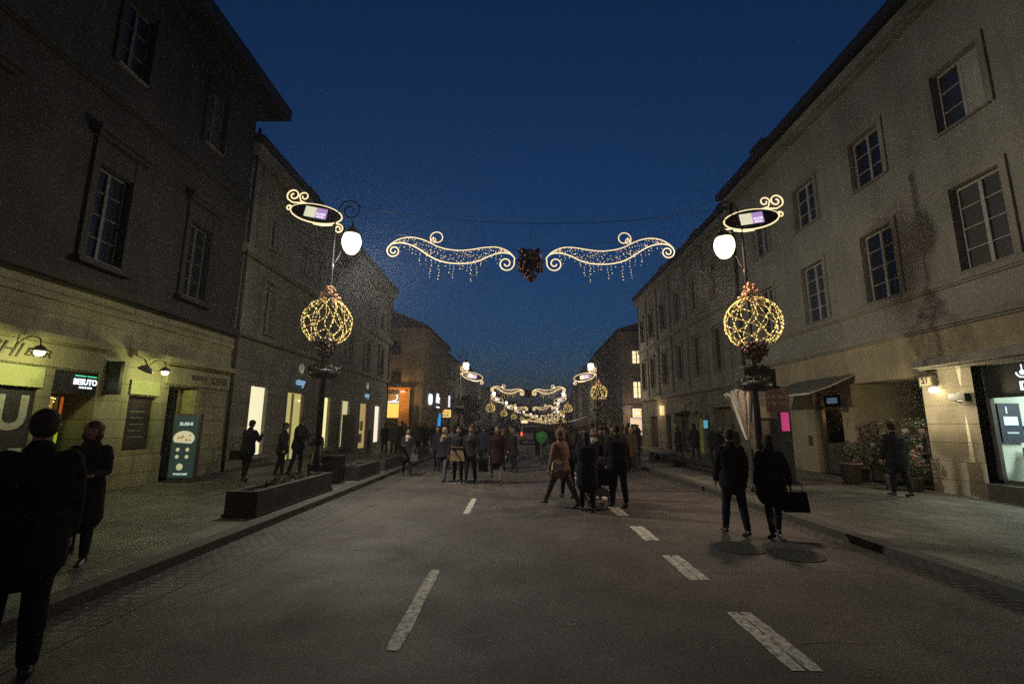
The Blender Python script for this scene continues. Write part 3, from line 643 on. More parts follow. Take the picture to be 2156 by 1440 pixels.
# elliptical lit sign
def sign_meshes():
    r = MB(); e = []
    for i in range(48):
        a = 2 * math.pi * i / 48; e.append((.80 * math.cos(a), 0, .285 * math.sin(a) * (1 if math.sin(a) > 0 else 1.05)))
    r.tube(e, .021, 6, closed=True)
    r.tube([(-.8, 0, -.02)] + spiral(-.86, .02, .1, R(0), 1.25, .3, 18)[2:], .02, 6)
    r.tube([(-.35, 0, .26), (-.6, 0, .24), (-.8, 0, .21)] + spiral(-.83, .44, .22, R(-100), 1.45, .2, 30, sgn=-1)[2:], .021, 6)
    r.tube([(-.42, 0, .27), (-.57, 0, .3)] + spiral(-.5, .46, .16, R(-140), 1.15, .3, 22, sgn=-1)[2:], .019, 6)
    r.tube([(.6, 0, -.2), (.72, 0, -.2)] + spiral(.78, -.34, .15, R(110), 1.4, .25, 24, sgn=-1), .021, 6)
    k = MB(); pr = [(.78 * math.cos(2 * math.pi * i / 40), .27 * math.sin(2 * math.pi * i / 40)) for i in range(40)]
    vs = [(a, -.02, b) for a, b in pr] + [(a, .02, b) for a, b in pr]
    k.add(vs, [tuple(range(40)), tuple(range(79, 39, -1))] + [(i, (i + 1) % 40, 40 + (i + 1) % 40, 40 + i) for i in range(40)])
    tb = MB(); tb.tube([(0, -.01, -.33), (.3, -.01, -.33), (.58, -.01, -.26)], .028, 6)
    p1 = MB(); p1.box(-.34, .0, -.045, -.024, -.15, .17); p2 = MB(); p2.box(.002, .33, -.045, -.024, -.15, .17)
    return r.mesh('light_rope', m_rope), k.mesh('backing', m_blackp), p1.mesh('ivory_panel', m_ivory), p2.mesh('lilac_panel', m_lilac), tb.mesh('light_tube', m_rope)
SGN = sign_meshes()
T_AL = text_mesh('ALIOR', .1, .006, .002); T_AL.materials.append(m_white); T_BK = text_mesh('BANK', .085, .006, .001); T_BK.materials.append(m_white)
def oval_sign(x, y, z, tilt, flip, label, s=1, text=True):
    t = thing('oval_sign', label, 'lit sign', (x, y, z), 0, 'oval lit signs on the lamp posts'); t.rotation_euler = (0, tilt, 0); t.scale = (s, s, s)
    for i, me in enumerate(SGN):
        o = link(me.name.split('.')[0], me, t)
        if flip and i in (0, 4): o.scale = (-1, 1, 1)
    if text:
        link('lettering', T_AL, t, (.165, -.052, -.02), (R(90), 0, 0)); link('lettering', T_BK, t, (.165, -.052, -.11), (R(90), 0, 0))
    m = MB(); m.tube([(.35 if not flip else -.35, .04, -.25), (.72 if not flip else -.72, .04, -.35)], .015, 6); m.build('bracket', m_post, t)
    return t
lamp(-5.42, 13.1, 1, 'nearest left street lamp, white lantern hung from a scroll above the planter bench')
lamp(6.45, 12.5, -1, 'nearest right street lamp, amber lantern beside the white draped cloth', dz=-.3, globe=m_globe2)
ornament(-5.43, 13.1, 4.74, 'glowing ball ornament on the nearest left lamp post', s=.95)
ornament(6.54, 12.5, 4.66, 'glowing ball ornament on the nearest right lamp post', s=1.0, rz=1.1)
oval_sign(-6.02, 13.1, 8.02, R(11), False, 'oval lit sign with ivory and lilac panel high on the nearest left lamp post')
oval_sign(6.75, 12.5, 7.62, R(-9), True, 'oval lit sign with ivory and lilac panel high on the nearest right lamp post')
FARY = [42.5, 77, 104, 130, 156, 182, 206]
ordn = ['second', 'third', 'fourth', 'fifth', 'sixth', 'seventh', 'eighth']
for i, y in enumerate(FARY):
    xl, xr = -5.15 + hx(y), 7.4 + hx(y)
    for sd, x, wd in ((1, xl, 'left'), (-1, xr, 'right')):
        lamp(x, y, sd, '%s street lamp down the %s side of the street' % (ordn[i], wd))
        if not (i == 0 and sd == 1):
            ornament(x + (.15 if sd < 0 else 0), y, 4.75 + gz(y), 'glowing ball ornament on the %s lamp post of the %s side' % (ordn[i], wd), near=False, s=1.02)
        o = oval_sign(x + sd * 1.15, y, 6.1 + gz(y), R(11 * sd), sd < 0, 'oval lit sign hung below the lantern of the %s lamp on the %s side' % (ordn[i], wd), s=1.2 if i < 2 else 1.0, text=i < 2)
# garlands
def garland_half():
    def P(cx, cy): return ((cx - 1067) / 225, 0, (300 - cy) / 225)
    up = smooth_path([P(*q) for q in [(112, 190), (140, 160), (190, 130), (260, 118), (330, 130), (390, 155), (450, 185), (520, 203), (600, 210), (680, 202), (750, 190), (830, 185), (890, 200), (930, 225), (955, 252)]])
    lo = smooth_path([P(*q) for q in [(140, 165), (190, 158), (250, 168), (310, 195), (370, 235), (430, 270), (500, 293), (580, 302), (660, 298), (730, 280), (790, 250), (840, 232), (890, 225), (935, 235), (962, 262)]])
    r = MB(); rr = .017
    r.tube(up, rr * .8, 6); r.tube(lo, rr, 6)
    c = P(152, 215); r.tube([P(140, 165), P(118, 185)] + spiral(c[0], c[2], .2, R(165), 1.55, .22, 34), rr, 6)
    c = P(905, 300); r.tube([P(962, 262)] + spiral(c[0], c[2], .245, R(15), 1.5, .2, 34, sgn=-1), rr, 6)
    c = P(440, 122); r.tube([P(425, 175), P(400, 158)] + spiral(c[0], c[2], .21, R(200), 1.1, .55, 26, sgn=-1), rr * .8, 6)
    c = P(415, 138); r.tube(spiral(c[0], c[2], .08, R(-90), .95, .6, 14), rr * .7, 6)
    n1 = MB(); rnd = random.Random(3)
    def zat(path, x):
        for a, b in zip(path, path[1:]):
            if a[0] <= x <= b[0]: return a[2] + (b[2] - a[2]) * (x - a[0]) / max(1e-6, b[0] - a[0])
        return None
    x0 = P(150, 0)[0]; x1 = P(950, 0)[0]
    for _ in range(240):
        x = rnd.uniform(x0, x1); a = zat(up, x); b = zat(lo, x)
        if a is None or b is None: continue
        z = b + (a - b) * rnd.uniform(.03, .97); n1.octa((x, rnd.uniform(-.03, .03), z), rnd.uniform(.007, .015))
    x = x0 + .2
    while x < x1 - .25:
        b = zat(lo, x) or 0; L = rnd.choice([.08, .14, .2, .34, .5]) * (1.1 if .2 < (x - x0) / (x1 - x0) < .8 else .6); z = b
        while z > b - L:
            z -= rnd.uniform(.045, .12); n1.octa((x + rnd.uniform(-.03, .03), rnd.uniform(-.02, .02), z), rnd.uniform(.008, .018), )
        x += rnd.uniform(.09, .2)
    return r.mesh('light_rope', m_rope), n1.mesh('bulb_net', m_net)
GH = garland_half(); m_rope_far = emit('light_rope_far', S((255, 228, 170)), 2.6); m_net_far = emit('net_bulb_far', S((255, 215, 140)), 5)
def bauble_heart():
    b = MB()
    for _ in range(150):
        z = random.uniform(-.52, .42); r = (.4 * math.cos((z - .1) * 1.9) if z > -.2 else .33 * (z + .58) / .38) ; r = max(.06, r) * random.uniform(.5, 1); a = random.uniform(0, 6.28)
        b.ball((r * math.cos(a), r * math.sin(a) * .8, z), random.uniform(.04, .075), 6)
    leaf_cloud(b, (0, 0, 0), .38, .3, .42, 260, .08); return b.mesh('bauble_heart', m_dkb)
BH = bauble_heart()
gar_y = [13.1, 53, 88, 143, 168, 190]; gar_z = [6.47, 5.25, 4.55, 4.1, 3.6, 3.2]
gl = ['nearest and largest curled light garland spanning the street', 'second curled light garland down the street', 'third curled light garland down the street', 'fourth curled light garland in the far glow', 'fifth curled light garland in the far glow', 'sixth curled light garland in the far glow', 'farthest curled light garland in the far glow']
m_wire = plain('steel_wire', (.02, .02, .022), .5, .1, 5, metal=.5)
for i, y in enumerate(gar_y):
    xc = .45 if i == 0 else 1.2 + hx(y); t = thing('light_garland', gl[i], 'light garland', (xc, y, gar_z[i]), 0, 'curled light garlands across the street')
    for sx in (1, -1):
        for me in GH:
            o = link(me.name.split('.')[0], me, t, (0 if sx > 0 else 0, 0, 0)); o.scale = (sx, 1, 1)
            if i > 0: o.material_slots[0].link = 'OBJECT'; o.material_slots[0].material = (m_rope_far if me is GH[0] else m_net_far)
    link('bauble_heart', BH, t)
    m = MB(); m.tube([(-4.0, 0, .9), (0, 0, .35), (4.0, 0, .9)], .006, 4); m.tube([(0, 0, .35), (0, 0, 1.1)], .006, 4); m.build('hanger', m_wire, t)
    a, b = (Vector((-4.75, 13.1, 8.25)), Vector((5.93, 12.5, 7.93))) if i == 0 else (Vector((-5.1 + hx(y), y, gar_z[i] + 1.8)), Vector((7.4 + hx(y), y, gar_z[i] + 1.8)))
    pts = [a.lerp(b, k / 16) - Vector((0, 0, .5 * (1 - (k / 8 - 1) ** 2))) for k in range(17)]
    if i == 0: m = MB(); m.tube(pts, .008, 5); o = m.build('support_wire', m_wire); o['label'] = 'thin sagging wire strung between the two nearest lamp posts'; o['category'] = 'wire'
# far clutter of small lights on strings where the street bends
m = MB()
for k in range(9):
    y = 150 + k * 8; 
    for j in range(26):
        x = -5 + 12.4 * j / 25 + hx(y); m.octa((x, y, 4.6 + gz(y) - .7 * (1 - ((j - 12.5) / 12.5) ** 2) + random.uniform(-.25, .3)), random.uniform(.06, .12))
o = m.build('string_lights', m_net); o['kind'] = 'stuff'; o['label'] = 'mass of tiny warm lights strung over the far end of the street'; o['category'] = 'string lights'
# lamp light: asymmetric lanterns throwing light on the carriageway and on the far side facades
def lamp_light(x, y, z, side, p, col):
    lightsrc('POINT', 'lantern_light', (x, y, z - .55), p * .12, col, size=.28)
    lightsrc('SPOT', 'lantern_beam', (x, y, z - .6), p, col, size=.25, spot=160 if side > 0 else 150, blend=.8, direction=(side * (1.0 if side > 0 else .55), .15, -.8))
lamp_light(-4.89, 13.1, 7.05, 1, 2150, (1, .94, .75)); lamp_light(5.92, 12.5, 6.7, -1, 760, (1, .74, .5))
for i, y in enumerate(FARY[:4]):
    p = 1250 if i == 0 else 900
    lightsrc('POINT', 'lantern_light', (-4.3 + hx(y), y, 6.2 + gz(y)), p, (1, .85, .62), size=.3)
    lightsrc('POINT', 'lantern_light', (6.6 + hx(y), y, 6.2 + gz(y)), p, (1, .8, .55), size=.3)

# ------------------------------------------------------------------ sushi bar front (left)
m_txtw = emit('letter_white', S((235, 245, 255)), 1.3); m_txtg = emit('letter_green', S((90, 240, 180)), .9); m_dark_txt = plain('letter_dark', (.03, .025, .02), .5)
m_postr = plain('poster_dark', (.02, .02, .022), .5, .3, 4); m_pw = plain('poster_white', (.35, .34, .3), .6, .3, 12); m_po = plain('poster_orange', (.4, .13, .03), .6, .3, 8)
m_lampcol = plain('lamp_cast', (.05, .05, .045), .5, .2, 9); m_lbulb = emit('work_bulb', S((255, 255, 190)), 9)
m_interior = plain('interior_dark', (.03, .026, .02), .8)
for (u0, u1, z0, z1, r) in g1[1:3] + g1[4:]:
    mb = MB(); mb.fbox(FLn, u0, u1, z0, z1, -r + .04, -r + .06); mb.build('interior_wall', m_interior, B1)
mb = MB(); mb.fbox(FLn, 5.0, 6.4, .6, 2.95, -.33, -.3); mb.build('pane', m_glass, B1)
def tagged(o, label, cat, group=None):
    o['label'] = label; o['category'] = cat
    if group: o['group'] = group
    return o
# poster with the big letter in the near window
t = thing('window_poster', 'dark poster with a huge pale letter U and orange discs in the nearest window', 'poster')
m = MB(); m.fbox(FLn, 8.36, 9.84, .85, 2.42, .0, .03); m.build('panel', m_postr, t)
put_text(FLn, 'U', 9.42, 1.93, .034, .95, m_pw, t, bold=.03, depth=.006)
m = MB()
for u, z, r_ in ((8.72, 2.1, .26), (8.75, 1.45, .2), (9.12, 1.2, .16)):
    m.add([FLn.P(u + r_ * math.cos(k * .3), z + r_ * math.sin(k * .3), .036) for k in range(21)], [tuple(range(21))])
m.build('disc', m_po, t)
m = MB(); m.fbox(FLn, 9.5, 9.76, .95, 1.25, .033, .036); m.fbox(FLn, 9.15, 9.42, .9, 1.05, .033, .036); m.build('small_print', m_pw, t)
m = MB(); m.fbox(FLn, 8.3, 9.9, 2.5, 2.93, .06, .1); m.build('light_screen', plain('frosted_screen', (.4, .42, .2), .6, .2, 5), B1)
m = MB(); m.fbox(FLn, 12.2, 13.2, 2.52, 2.9, .065, .1); m.build('light_screen', plain('frosted_screen', (.4, .42, .2)), B1)
# niche with the illuminated name board, string lights and coloured strips
t = thing('name_board', 'black board with white lit sushi bar name and green bar above the dark entrance', 'sign')
m = MB(); m.fbox(FLn, 10.16, 11.24, 2.42, 2.92, -.06, .04); m.build('board', m_blackp, t)
put_text(FLn, 'BESUTO', 10.93, 2.7, .05, .19, m_txtw, t, bold=.006, depth=.01, sx=.88); put_text(FLn, 'SUSHI BAR', 10.95, 2.575, .05, .065, m_txtw, t, depth=.01, sx=1.1)
m = MB(); m.fbox(FLn, 10.65, 10.92, 2.83, 2.855, .045, .055); m.build('green_bar', m_txtg, t)
m = MB(); m.fbox(FLn, 10.96, 11.2, 2.83, 2.855, .045, .055); m.build('green_bar', m_txtg, t)
for k, (u, c, z0) in enumerate([(10.62, (215, 165, 50), 1.75), (10.74, (190, 150, 60), 1.7), (10.85, (90, 70, 40), 1.6), (10.98, (205, 95, 40), 1.85), (10.97, (170, 205, 40), 1.3)]):
    m = MB(); m.fbox(FLn, u - .022, u + .022, z0, 2.36 if k < 4 else 1.83, -.5, -.47)
    m.build('light_strip', emit('strip_%d' % k, S(c), .55), B1)
m = MB()
for _ in range(22): m.ball(FLn.P(random.uniform(10.2, 10.7), random.uniform(1.5, 2.4), -.35), .014, 6)
m.build('fairy_lights', emit('fairy', S((255, 225, 160)), 2.5), B1)
m = MB(); m.box(FL + .02, FL + .42, 11.42, 11.52, 2.45, 3.28); m.box(FL, FL + .04, 11.44, 11.5, 2.55, 3.2); tagged(m.build('projecting_sign', m_blackp), 'black board sticking out from the wall beside the sushi bar entrance', 'sign')
put_text(FLn, 'SUSHI', 8.72, 3.2, .14, .42, m_dark_txt, B1, shear=.35, depth=.02); put_text(FLn, 'BAR', 9.63, 3.2, .14, .24, m_dark_txt, B1, shear=.3, depth=.02, sx=1.3)
put_text(FLn, 'BESUTO', 14.75, 3.16, .14, .2, m_dark_txt, B1, depth=.02); put_text(FLn, 'SUSHI', 15.68, 3.14, .14, .34, m_dark_txt, B1, shear=.25, depth=.02)
m = MB(); m.fbox(FLn, 12.26, 13.14, 1.08, 2.45, -.08, -.04)
o = tagged(m.build('wall_poster', plain('poster_black', (.014, .01, .012), .5, .6, 3)), 'tall black poster with faint pale strokes in the wall niche under the lamp', 'poster')
m = MB()
for k in range(5): m.fbox(FLn, 12.45, 12.95 - .05 * (k % 2), 2.05 - k * .17, 2.09 - k * .17, -.038, -.034)
m.build('print', plain('faint_print', (.09, .08, .07), .6, .6, 20), o)
def wall_lamp(y, z, label, p, col, both=False):
    t = thing('wall_lamp', label, 'wall lamp', (FL + .07, y, z)); t['group'] = 'gooseneck lamps over the sushi bar windows'
    m = MB(); m.box(0, .04, -.05, .05, -.08, .08); m.build('back_plate', m_lampcol, t)
    m = MB(); m.tube(smooth_path([(0, 0, 0), (.25, 0, .22), (.5, 0, .2), (.55, 0, .06)]), .013, 6); m.build('arm', m_lampcol, t)
    m = MB(); m.lathe([(.02, .06), (.06, .04), (.14, -.05), (.15, -.07), (.13, -.06), (.02, .03)], (.55, 0, 0), 14); m.build('shade', m_lampcol, t)
    m = MB(); m.ball((.55, 0, -.09), .09, 10, scale=(1, 1, .9)); m.build('bulb', m_lbulb, t)
    lightsrc('POINT', 'sushi_lamp_light', (FL + .62, y, z - .24), p, col, size=.07)
    return t
wall_lamp(12.62, 3.22, 'wall lamp over the black niche poster, shining yellow green', 58, (.9, .92, .34))
wall_lamp(9.2, 3.25, 'wall lamp over the window with the big letter poster', 40, (.9, .92, .34))
wall_lamp(5.7, 3.25, 'wall lamp over the window nearest the camera, out beyond the left man', 40, (.9, .92, .34))
m = MB(); m.lathe([(.02, .1), (.1, .06), (.15, -.03), (.14, -.04), (.02, .05)], (0, 0, 0), 14, sx=1.4); o = m.build('unlit_wall_lamp', m_lampcol, None, (FL + .5, 12.1, 3.15), (0, R(25), 0))
m = MB(); m.tube([(-.5, 0, .2), (-.2, 0, .22), (0, 0, .1)], .013, 6); m.build('arm', m_lampcol, o); tagged(o, 'unlit dark lamp shade left of the glowing wall lamp', 'wall lamp')
# standing light board
t = thing('menu_lightbox', 'tall teal sushi light board standing on the pavement by the bar door', 'advertising board', (-9.48, 13.65, .12))
m = MB(); m.box(-.39, .39, -.06, .06, .05, 1.92); m.box(-.42, .42, -.16, .16, 0, .05); m.build('frame', m_framed, t)
m = MB(); m.box(-.355, .355, -.068, -.062, .12, 1.86); m.build('screen', emit('teal_screen', S((40, 56, 54)), .8, True), t)
m = MB(); e = [(-.02 + .31 * math.cos(k * .25), -.07, 1.22 + .21 * math.sin(k * .25)) for k in range(26) if math.sin(k * .25) > -.75]; m.add(e, [tuple(range(len(e)))]); m.build('dish_picture', emit('dish', S((205, 200, 165)), .75), t)
m = MB()
for q in range(9): m.ball((random.uniform(-.22, .2), -.071, random.uniform(1.14, 1.33)), .035, 6, scale=(1, .1, .7))
m.build('sushi_roll', emit('roll', S((190, 120, 60)), .7), t)
for k, (a, b) in enumerate([(-.16, .9), (.12, .9), (-.16, .7), (.12, .7), (-.05, .42)]):
    m = MB(); s_ = .055 if k < 4 else .1; m.ball((a, -.071, b), s_, 8 if k < 4 else 4, scale=(1, .1, 1)); m.build('dish_photo', emit('dish_s', S((200, 200, 150)), .7), t)
for tx, z, sz in (('SUSHI', 1.62, .13), ('POLECAMY', .22, .07)):
    me = text_mesh(tx, sz, .004, .002, 1.15); me.materials.append(emit('board_letter', S((210, 225, 215)), .9)); link('lettering', me, t, (0, -.071, z), (R(90), 0, 0))
m = MB(); m.fbox(FLn, 14.2, 14.9, .14, 2.84, -.62, -.6); m.build('door_pane', m_glass, B1)
m = MB(); m.fbox(FLn, 14.72, 14.93, .3, 2.8, -.3, -.02); m.build('door_leaf', plain('lime_jamb', (.4, .42, .18), .6, .2), B1)
m = MB(); m.fbox(FLn, 13.75, 13.95, 1.95, 2.12, -.5, -.45); m.build('amber_lamp', emit('amber', S((255, 165, 70)), 1.4), B1)
lightsrc('POINT', 'bar_interior_light', (FL - 1.0, 14.4, 2.4), 5, (1, .7, .35), size=.1)
# optician like shop signs on the second building
m_cyan = emit('letter_cyan', S((150, 200, 240)), .55)
for u, zz, lb in ((21.95, 3.82, 'easy shop sign with swirl logo behind the left street lamp'), (32.05, 3.82, 'small swirl logo shop sign farther along the green grey townhouse')):
    t = thing('shop_sign', lb.replace('easy ', 'faintly lit '), 'sign')
    put_text(FLn, 'easy', u, zz - .12, .05, .52, m_cyan, t, shear=.2, depth=.05)
    m = MB(); m.tube([FLn.P(u + a, zz + .5 + b, .05) for a, _, b in spiral(0, 0, .26, 0, 1.6, .3, 24)], .014, 5); m.tube([FLn.P(u + .1 + a, zz + .42 + b, .05) for a, _, b in spiral(0, 0, .16, 3, 1.2, .3, 16)], .012, 5)
    m.build('swirl', emit('swirl_lit', S((205, 190, 165)), .5), t)
# cafe corner signs
m_red = emit('red_lamp', S((255, 150, 120)), 2.0)
for y, rr, tx, lb in ((53.6, .42, None, 'round white lit cafe sign on the ochre townhouse'), (57.5, 0, 'Ne', 'white lit cafe lettering with underline beside the round cafe sign')):
    F, _ = side_frame(-1, 50, 65.5); t = thing('cafe_sign', lb, 'sign')
    if rr:
        m = MB(); m.tube([F.P(y - 50, 4.55, .05), F.P(y - 50, 4.55, .3)], .62, 20); m.build('drum', m_txtw, t)
    else:
        put_text(F, tx, y - 50 + .8, 4.85, .1, 1.7, m_txtw, t, shear=.3, depth=.1); m = MB(); m.fbox(F, y - 49.8, y - 48.0, 3.75, 3.9, .05, .15); m.build('underline', m_txtw, t)
for x, z, rr in ((-11.9, 5.15, .22),):
    m = MB(); m.ball((x, 49.6, z), rr, 8, scale=(1.4, .5, .6)); tagged(m.build('spot_light', m_red), 'small red orange spotlight over the orange cafe portal', 'lamp')
t = thing('gable_sign', 'white crescent logo sign with lit underline on the cafe gable', 'sign')
m = MB(); m.tube([(-12.95 + .45 * math.cos(a), 49.8, 4.55 + .4 * math.sin(a)) for a in [R(q) for q in range(-100, 60, 16)]], .07, 6); m.build('crescent', m_white, t)
m = MB(); m.box(-13.6, -12.35, 49.75, 49.8, 3.98, 4.12); m.build('lit_bar', m_txtw, t)
# juice sign, blue screen, slim blade sign
t = thing('juice_sign', 'square yellow lit juice sign on a bracket over the crowd', 'sign', (-9.1, 62.6, 3.15))
m = MB(); m.box(-.62, .62, -.08, .08, -.5, .5); m.build('box', emit('juice_yellow', S((250, 215, 120)), 1.0, True), t)
for tx, z, sz, mm in (('Świeży', .2, .3, emit('orange_ink', S((235, 130, 50)), .7)), ('SOK', -.22, .42, m_blackp)):
    me = text_mesh(tx, sz, .01, .01, 1.05); me.materials.append(mm); link('lettering', me, t, (0, -.09, z), (R(90), 0, 0))
m = MB(); m.box(-1.2, -.6, -.03, .03, .3, .36); m.build('bracket', m_post, t)
m = MB(); m.box(-9.95, -9.4, 59.8, 59.95, .5, 3.1); tagged(m.build('blue_screen', emit('blue_screen', S((40, 150, 235)), .95, True)), 'tall bright blue advertising screen left of the yellow juice sign', 'screen')
m = MB(); m.box(-9.35, -9.1, 66, 66.1, 4.1, 5.7); tagged(m.build('blade_sign', m_white), 'narrow white blade sign above the yellow juice sign', 'sign')

# ------------------------------------------------------------------ right ground floor
# dessert shop
m_shopw = plain('shop_white', (.62, .68, .6), .6, .1, 3); m_shopf = plain('shop_floor', (.25, .25, .22), .5)
t = thing('dessert_shop', 'bright white dessert shop interior behind the glazed front at the right edge', 'shop')
X = FR
m = MB(); m.box(X + 4.5, X + 4.6, 4, 11.5, .12, 3.4); m.box(X + .3, X + 4.5, 11.4, 11.48, .12, 3.4); m.box(X + .3, X + 4.5, 4, 4.08, .12, 3.4); m.build('interior_wall', m_shopw, t)
m = MB(); m.box(X + .3, X + 4.5, 4.08, 11.4, .5, .52); m.build('floor', m_shopf, t)
m = MB(); m.box(X + .3, X + 4.5, 4.08, 11.4, 3.3, 3.35); m.build('ceiling', m_shopw, t)
m = MB(); m.fbox(FRn, 4, 11.45, .12, .5, -.3, .12); m.build('stall_riser', m_framed, t)
m = MB(); m.fbox(FRn, 4, 11.42, 2.5, 3.28, -.28, -.22); m.build('sign_band', m_blackp, t)
m = MB()
for u in (11.4, 9.05, 6.7, 4.1): m.fbox(FRn, u - .05, u + .05, .5, 2.5, -.3, -.2)
m.fbox(FRn, 4, 11.45, .5, .6, -.3, -.2); m.build('frame', m_framed, t)
m = MB(); m.fbox(FRn, 4, 11.45, .6, 2.5, -.26, -.255); m.build('glass', clear_glass(), t)
put_text(FRn, 'DESEO', 10.22, 2.73, -.2, .27, m_txtw, t, bold=.01, depth=.02)
F_ = FRn; m = MB(); m.tube([F_.P(10.52 - .13 * math.cos(a), 3.05 + .12 * math.sin(a), -.19) for a in [R(q) for q in range(180, 361, 15)]] + [F_.P(10.39, 3.1, -.19)], .016, 6)
m.tube([F_.P(10.52, 3.08, -.19), F_.P(10.52, 3.22, -.19)], .012, 6); m.ball(F_.P(10.52, 3.04, -.19), .06, 8, scale=(.3, 1, 1)); m.build('cup_logo', m_txtw, t)
m = MB(); m.box(X + 4.2, X + 4.4, 8.6, 11.0, 2.1, 2.9); m.build('menu_screen', plain('navy_panel', (.02, .03, .06), .5), t)
m = MB(); m.box(X + .33, X + .85, 11.33, 11.37, 1.45, 2.38); m.build('menu_board', plain('navy_panel', (.02, .03, .06), .5), t)
m = MB(); m.box(X + .42, X + .74, 11.31, 11.325, 1.86, 2.06); m.box(X + .5, X + .52, 11.31, 11.325, 2.14, 2.3); m.build('screen', emit('screen_white', S((190, 225, 255)), 1.5), t)
m = MB(); m.box(X + .45, X + .72, 11.31, 11.325, 1.66, 1.7); m.build('caption', emit('caption_white', S((190, 215, 230)), .6), t)
m = MB(); m.box(X + .9, X + 2.2, 11.25, 11.39, 1.3, 1.34); m.box(X + .9, X + 2.2, 11.25, 11.39, 1.8, 1.84); m.build('shelf', m_framed, t)
lightsrc('AREA', 'shop_light', (X + 2.4, 9.4, 3.2), 330, (.82, 1, .9), size=2.2, direction=(0, 0, -1))
# chair in the shop window
t = thing('shop_chair', 'dark shell chair with wire legs inside the dessert shop', 'chair', (X + .72, 10.9, .52), R(150))
m = MB(); m.add([(-.24, -.22, .45), (.24, -.22, .45), (.26, .22, .43), (-.26, .22, .43), (-.24, -.22, .47), (.24, -.22, .47), (.26, .22, .455), (-.26, .22, .455)], [(0, 3, 2, 1), (4, 5, 6, 7), (0, 1, 5, 4), (1, 2, 6, 5), (2, 3, 7, 6), (3, 0, 4, 7)]); m.build('seat', m_blackp, t)
m = MB(); m.add([(-.24, -.22, .46), (.24, -.22, .46), (.2, -.34, .82), (-.2, -.34, .82), (-.24, -.24, .45), (.24, -.24, .45), (.2, -.36, .82), (-.2, -.36, .82)], [(0, 1, 2, 3), (4, 7, 6, 5), (0, 4, 5, 1), (1, 5, 6, 2), (2, 6, 7, 3), (3, 7, 4, 0)]); m.build('backrest', m_blackp, t)
for a, b in ((-1, -1), (1, -1), (1, 1), (-1, 1)):
    m = MB(); m.tube([(a * .08, b * .08, .44), (a * .22, b * .2, 0)], .01, 6); m.tube([(a * .16, b * .14, .2), (-a * .16, b * .14, .2)], .006, 4); m.build('leg', m_iron, t)
# up and down wall light + lantern with house number
t = thing('up_down_light', 'black box wall light throwing thin beams up and down the pillar', 'wall lamp', (X, 11.82, 2.55))
m = MB(); m.box(-.16, 0, -.22, .22, -.09, .09); m.build('housing', m_blackp, t)
m = MB(); m.box(-.11, -.05, -.05, .05, .092, .096); m.box(-.11, -.05, -.05, .05, -.096, -.092); m.build('lens', emit('beam_lens', S((255, 240, 200)), 6), t)
lightsrc('SPOT', 'beam_up', (X - .022, 11.82, 2.66), 420, (1, .88, .6), size=.004, spot=12, blend=.5, direction=(.03, 0, 1)); lightsrc('SPOT', 'beam_down', (X - .022, 11.82, 2.44), 1500, (1, .88, .6), size=.004, spot=6, blend=.5, direction=(.014, 0, -1))
t = thing('house_number_lantern', 'house shaped lantern with number 21 over the passage corner', 'wall lamp', (X - .02, 12.62, 3.05))
m = MB(); m.box(-.16, 0, -.2, .2, -.17, .1); m.hexa([(-.18, -.22, .1), (0, -.22, .1), (0, .22, .1), (-.18, .22, .1), (-.12, -.1, .2), (0, -.1, .2), (0, .1, .2), (-.12, .1, .2)]); m.build('housing', plain('lantern_case', (.08, .07, .05), .6), t)
me = text_mesh('21', .2, .01, .004); me.materials.append(m_dark_txt); link('lettering', me, t, (-.17, 0, -.04), Matrix(((0, -1, 0), (0, 0, 1), (-1, 0, 0))).transposed())
m = MB(); m.box(-.165, -.162, -.17, .17, -.14, .07); m.build('number_plate', plain('plate_pale', (.3, .27, .18), .6), t)
m = MB(); m.ball((-.13, -.2, -.28), .12, 10, scale=(1, 1, .75)); m.build('bulb', emit('lantern_bulb', S((255, 240, 190)), 8), t)
lightsrc('POINT', 'number_lantern_light', (X - .36, 12.4, 2.66), 85, (1, .84, .52), size=.09)
# passage
m_pass = wall_mat('passage_render', (.26, .23, .14))
m = MB(); m.box(X + .3, X + 6, 15.7, 15.8, 0, 3.25); m.box(X + .3, X + 6, 12.85, 12.95, 0, 3.25); m.box(X + .3, X + 6, 12.95, 15.7, 3.2, 3.25); m.box(X + 6, X + 6.1, 12.85, 15.8, 0, 3.25); m.build('passage_wall', m_pass, C1)
m = MB(); m.box(X - .05, X, 15.02, 15.32, 2.42, 2.75); m.box(X - .07, X, 14.98, 15.36, 2.75, 2.8)
m = MB(); m.fbox(FRn, 15.9, 16.13, 2.3, 2.7, .004, .06); tagged(m.build('wall_plaque', plain('plaque_dark', (.03, .03, .028), .5, .3)), 'small dark plaque on the wall between door and flower passage', 'plaque')
m = MB(); m.fbox(FRn, 18.0, 18.18, 1.1, 1.45, .004, .05); tagged(m.build('wall_plaque', plain('plaque_dark', (.03, .03, .028))), 'small dark letter box on the wall right of the kiosk', 'plaque')
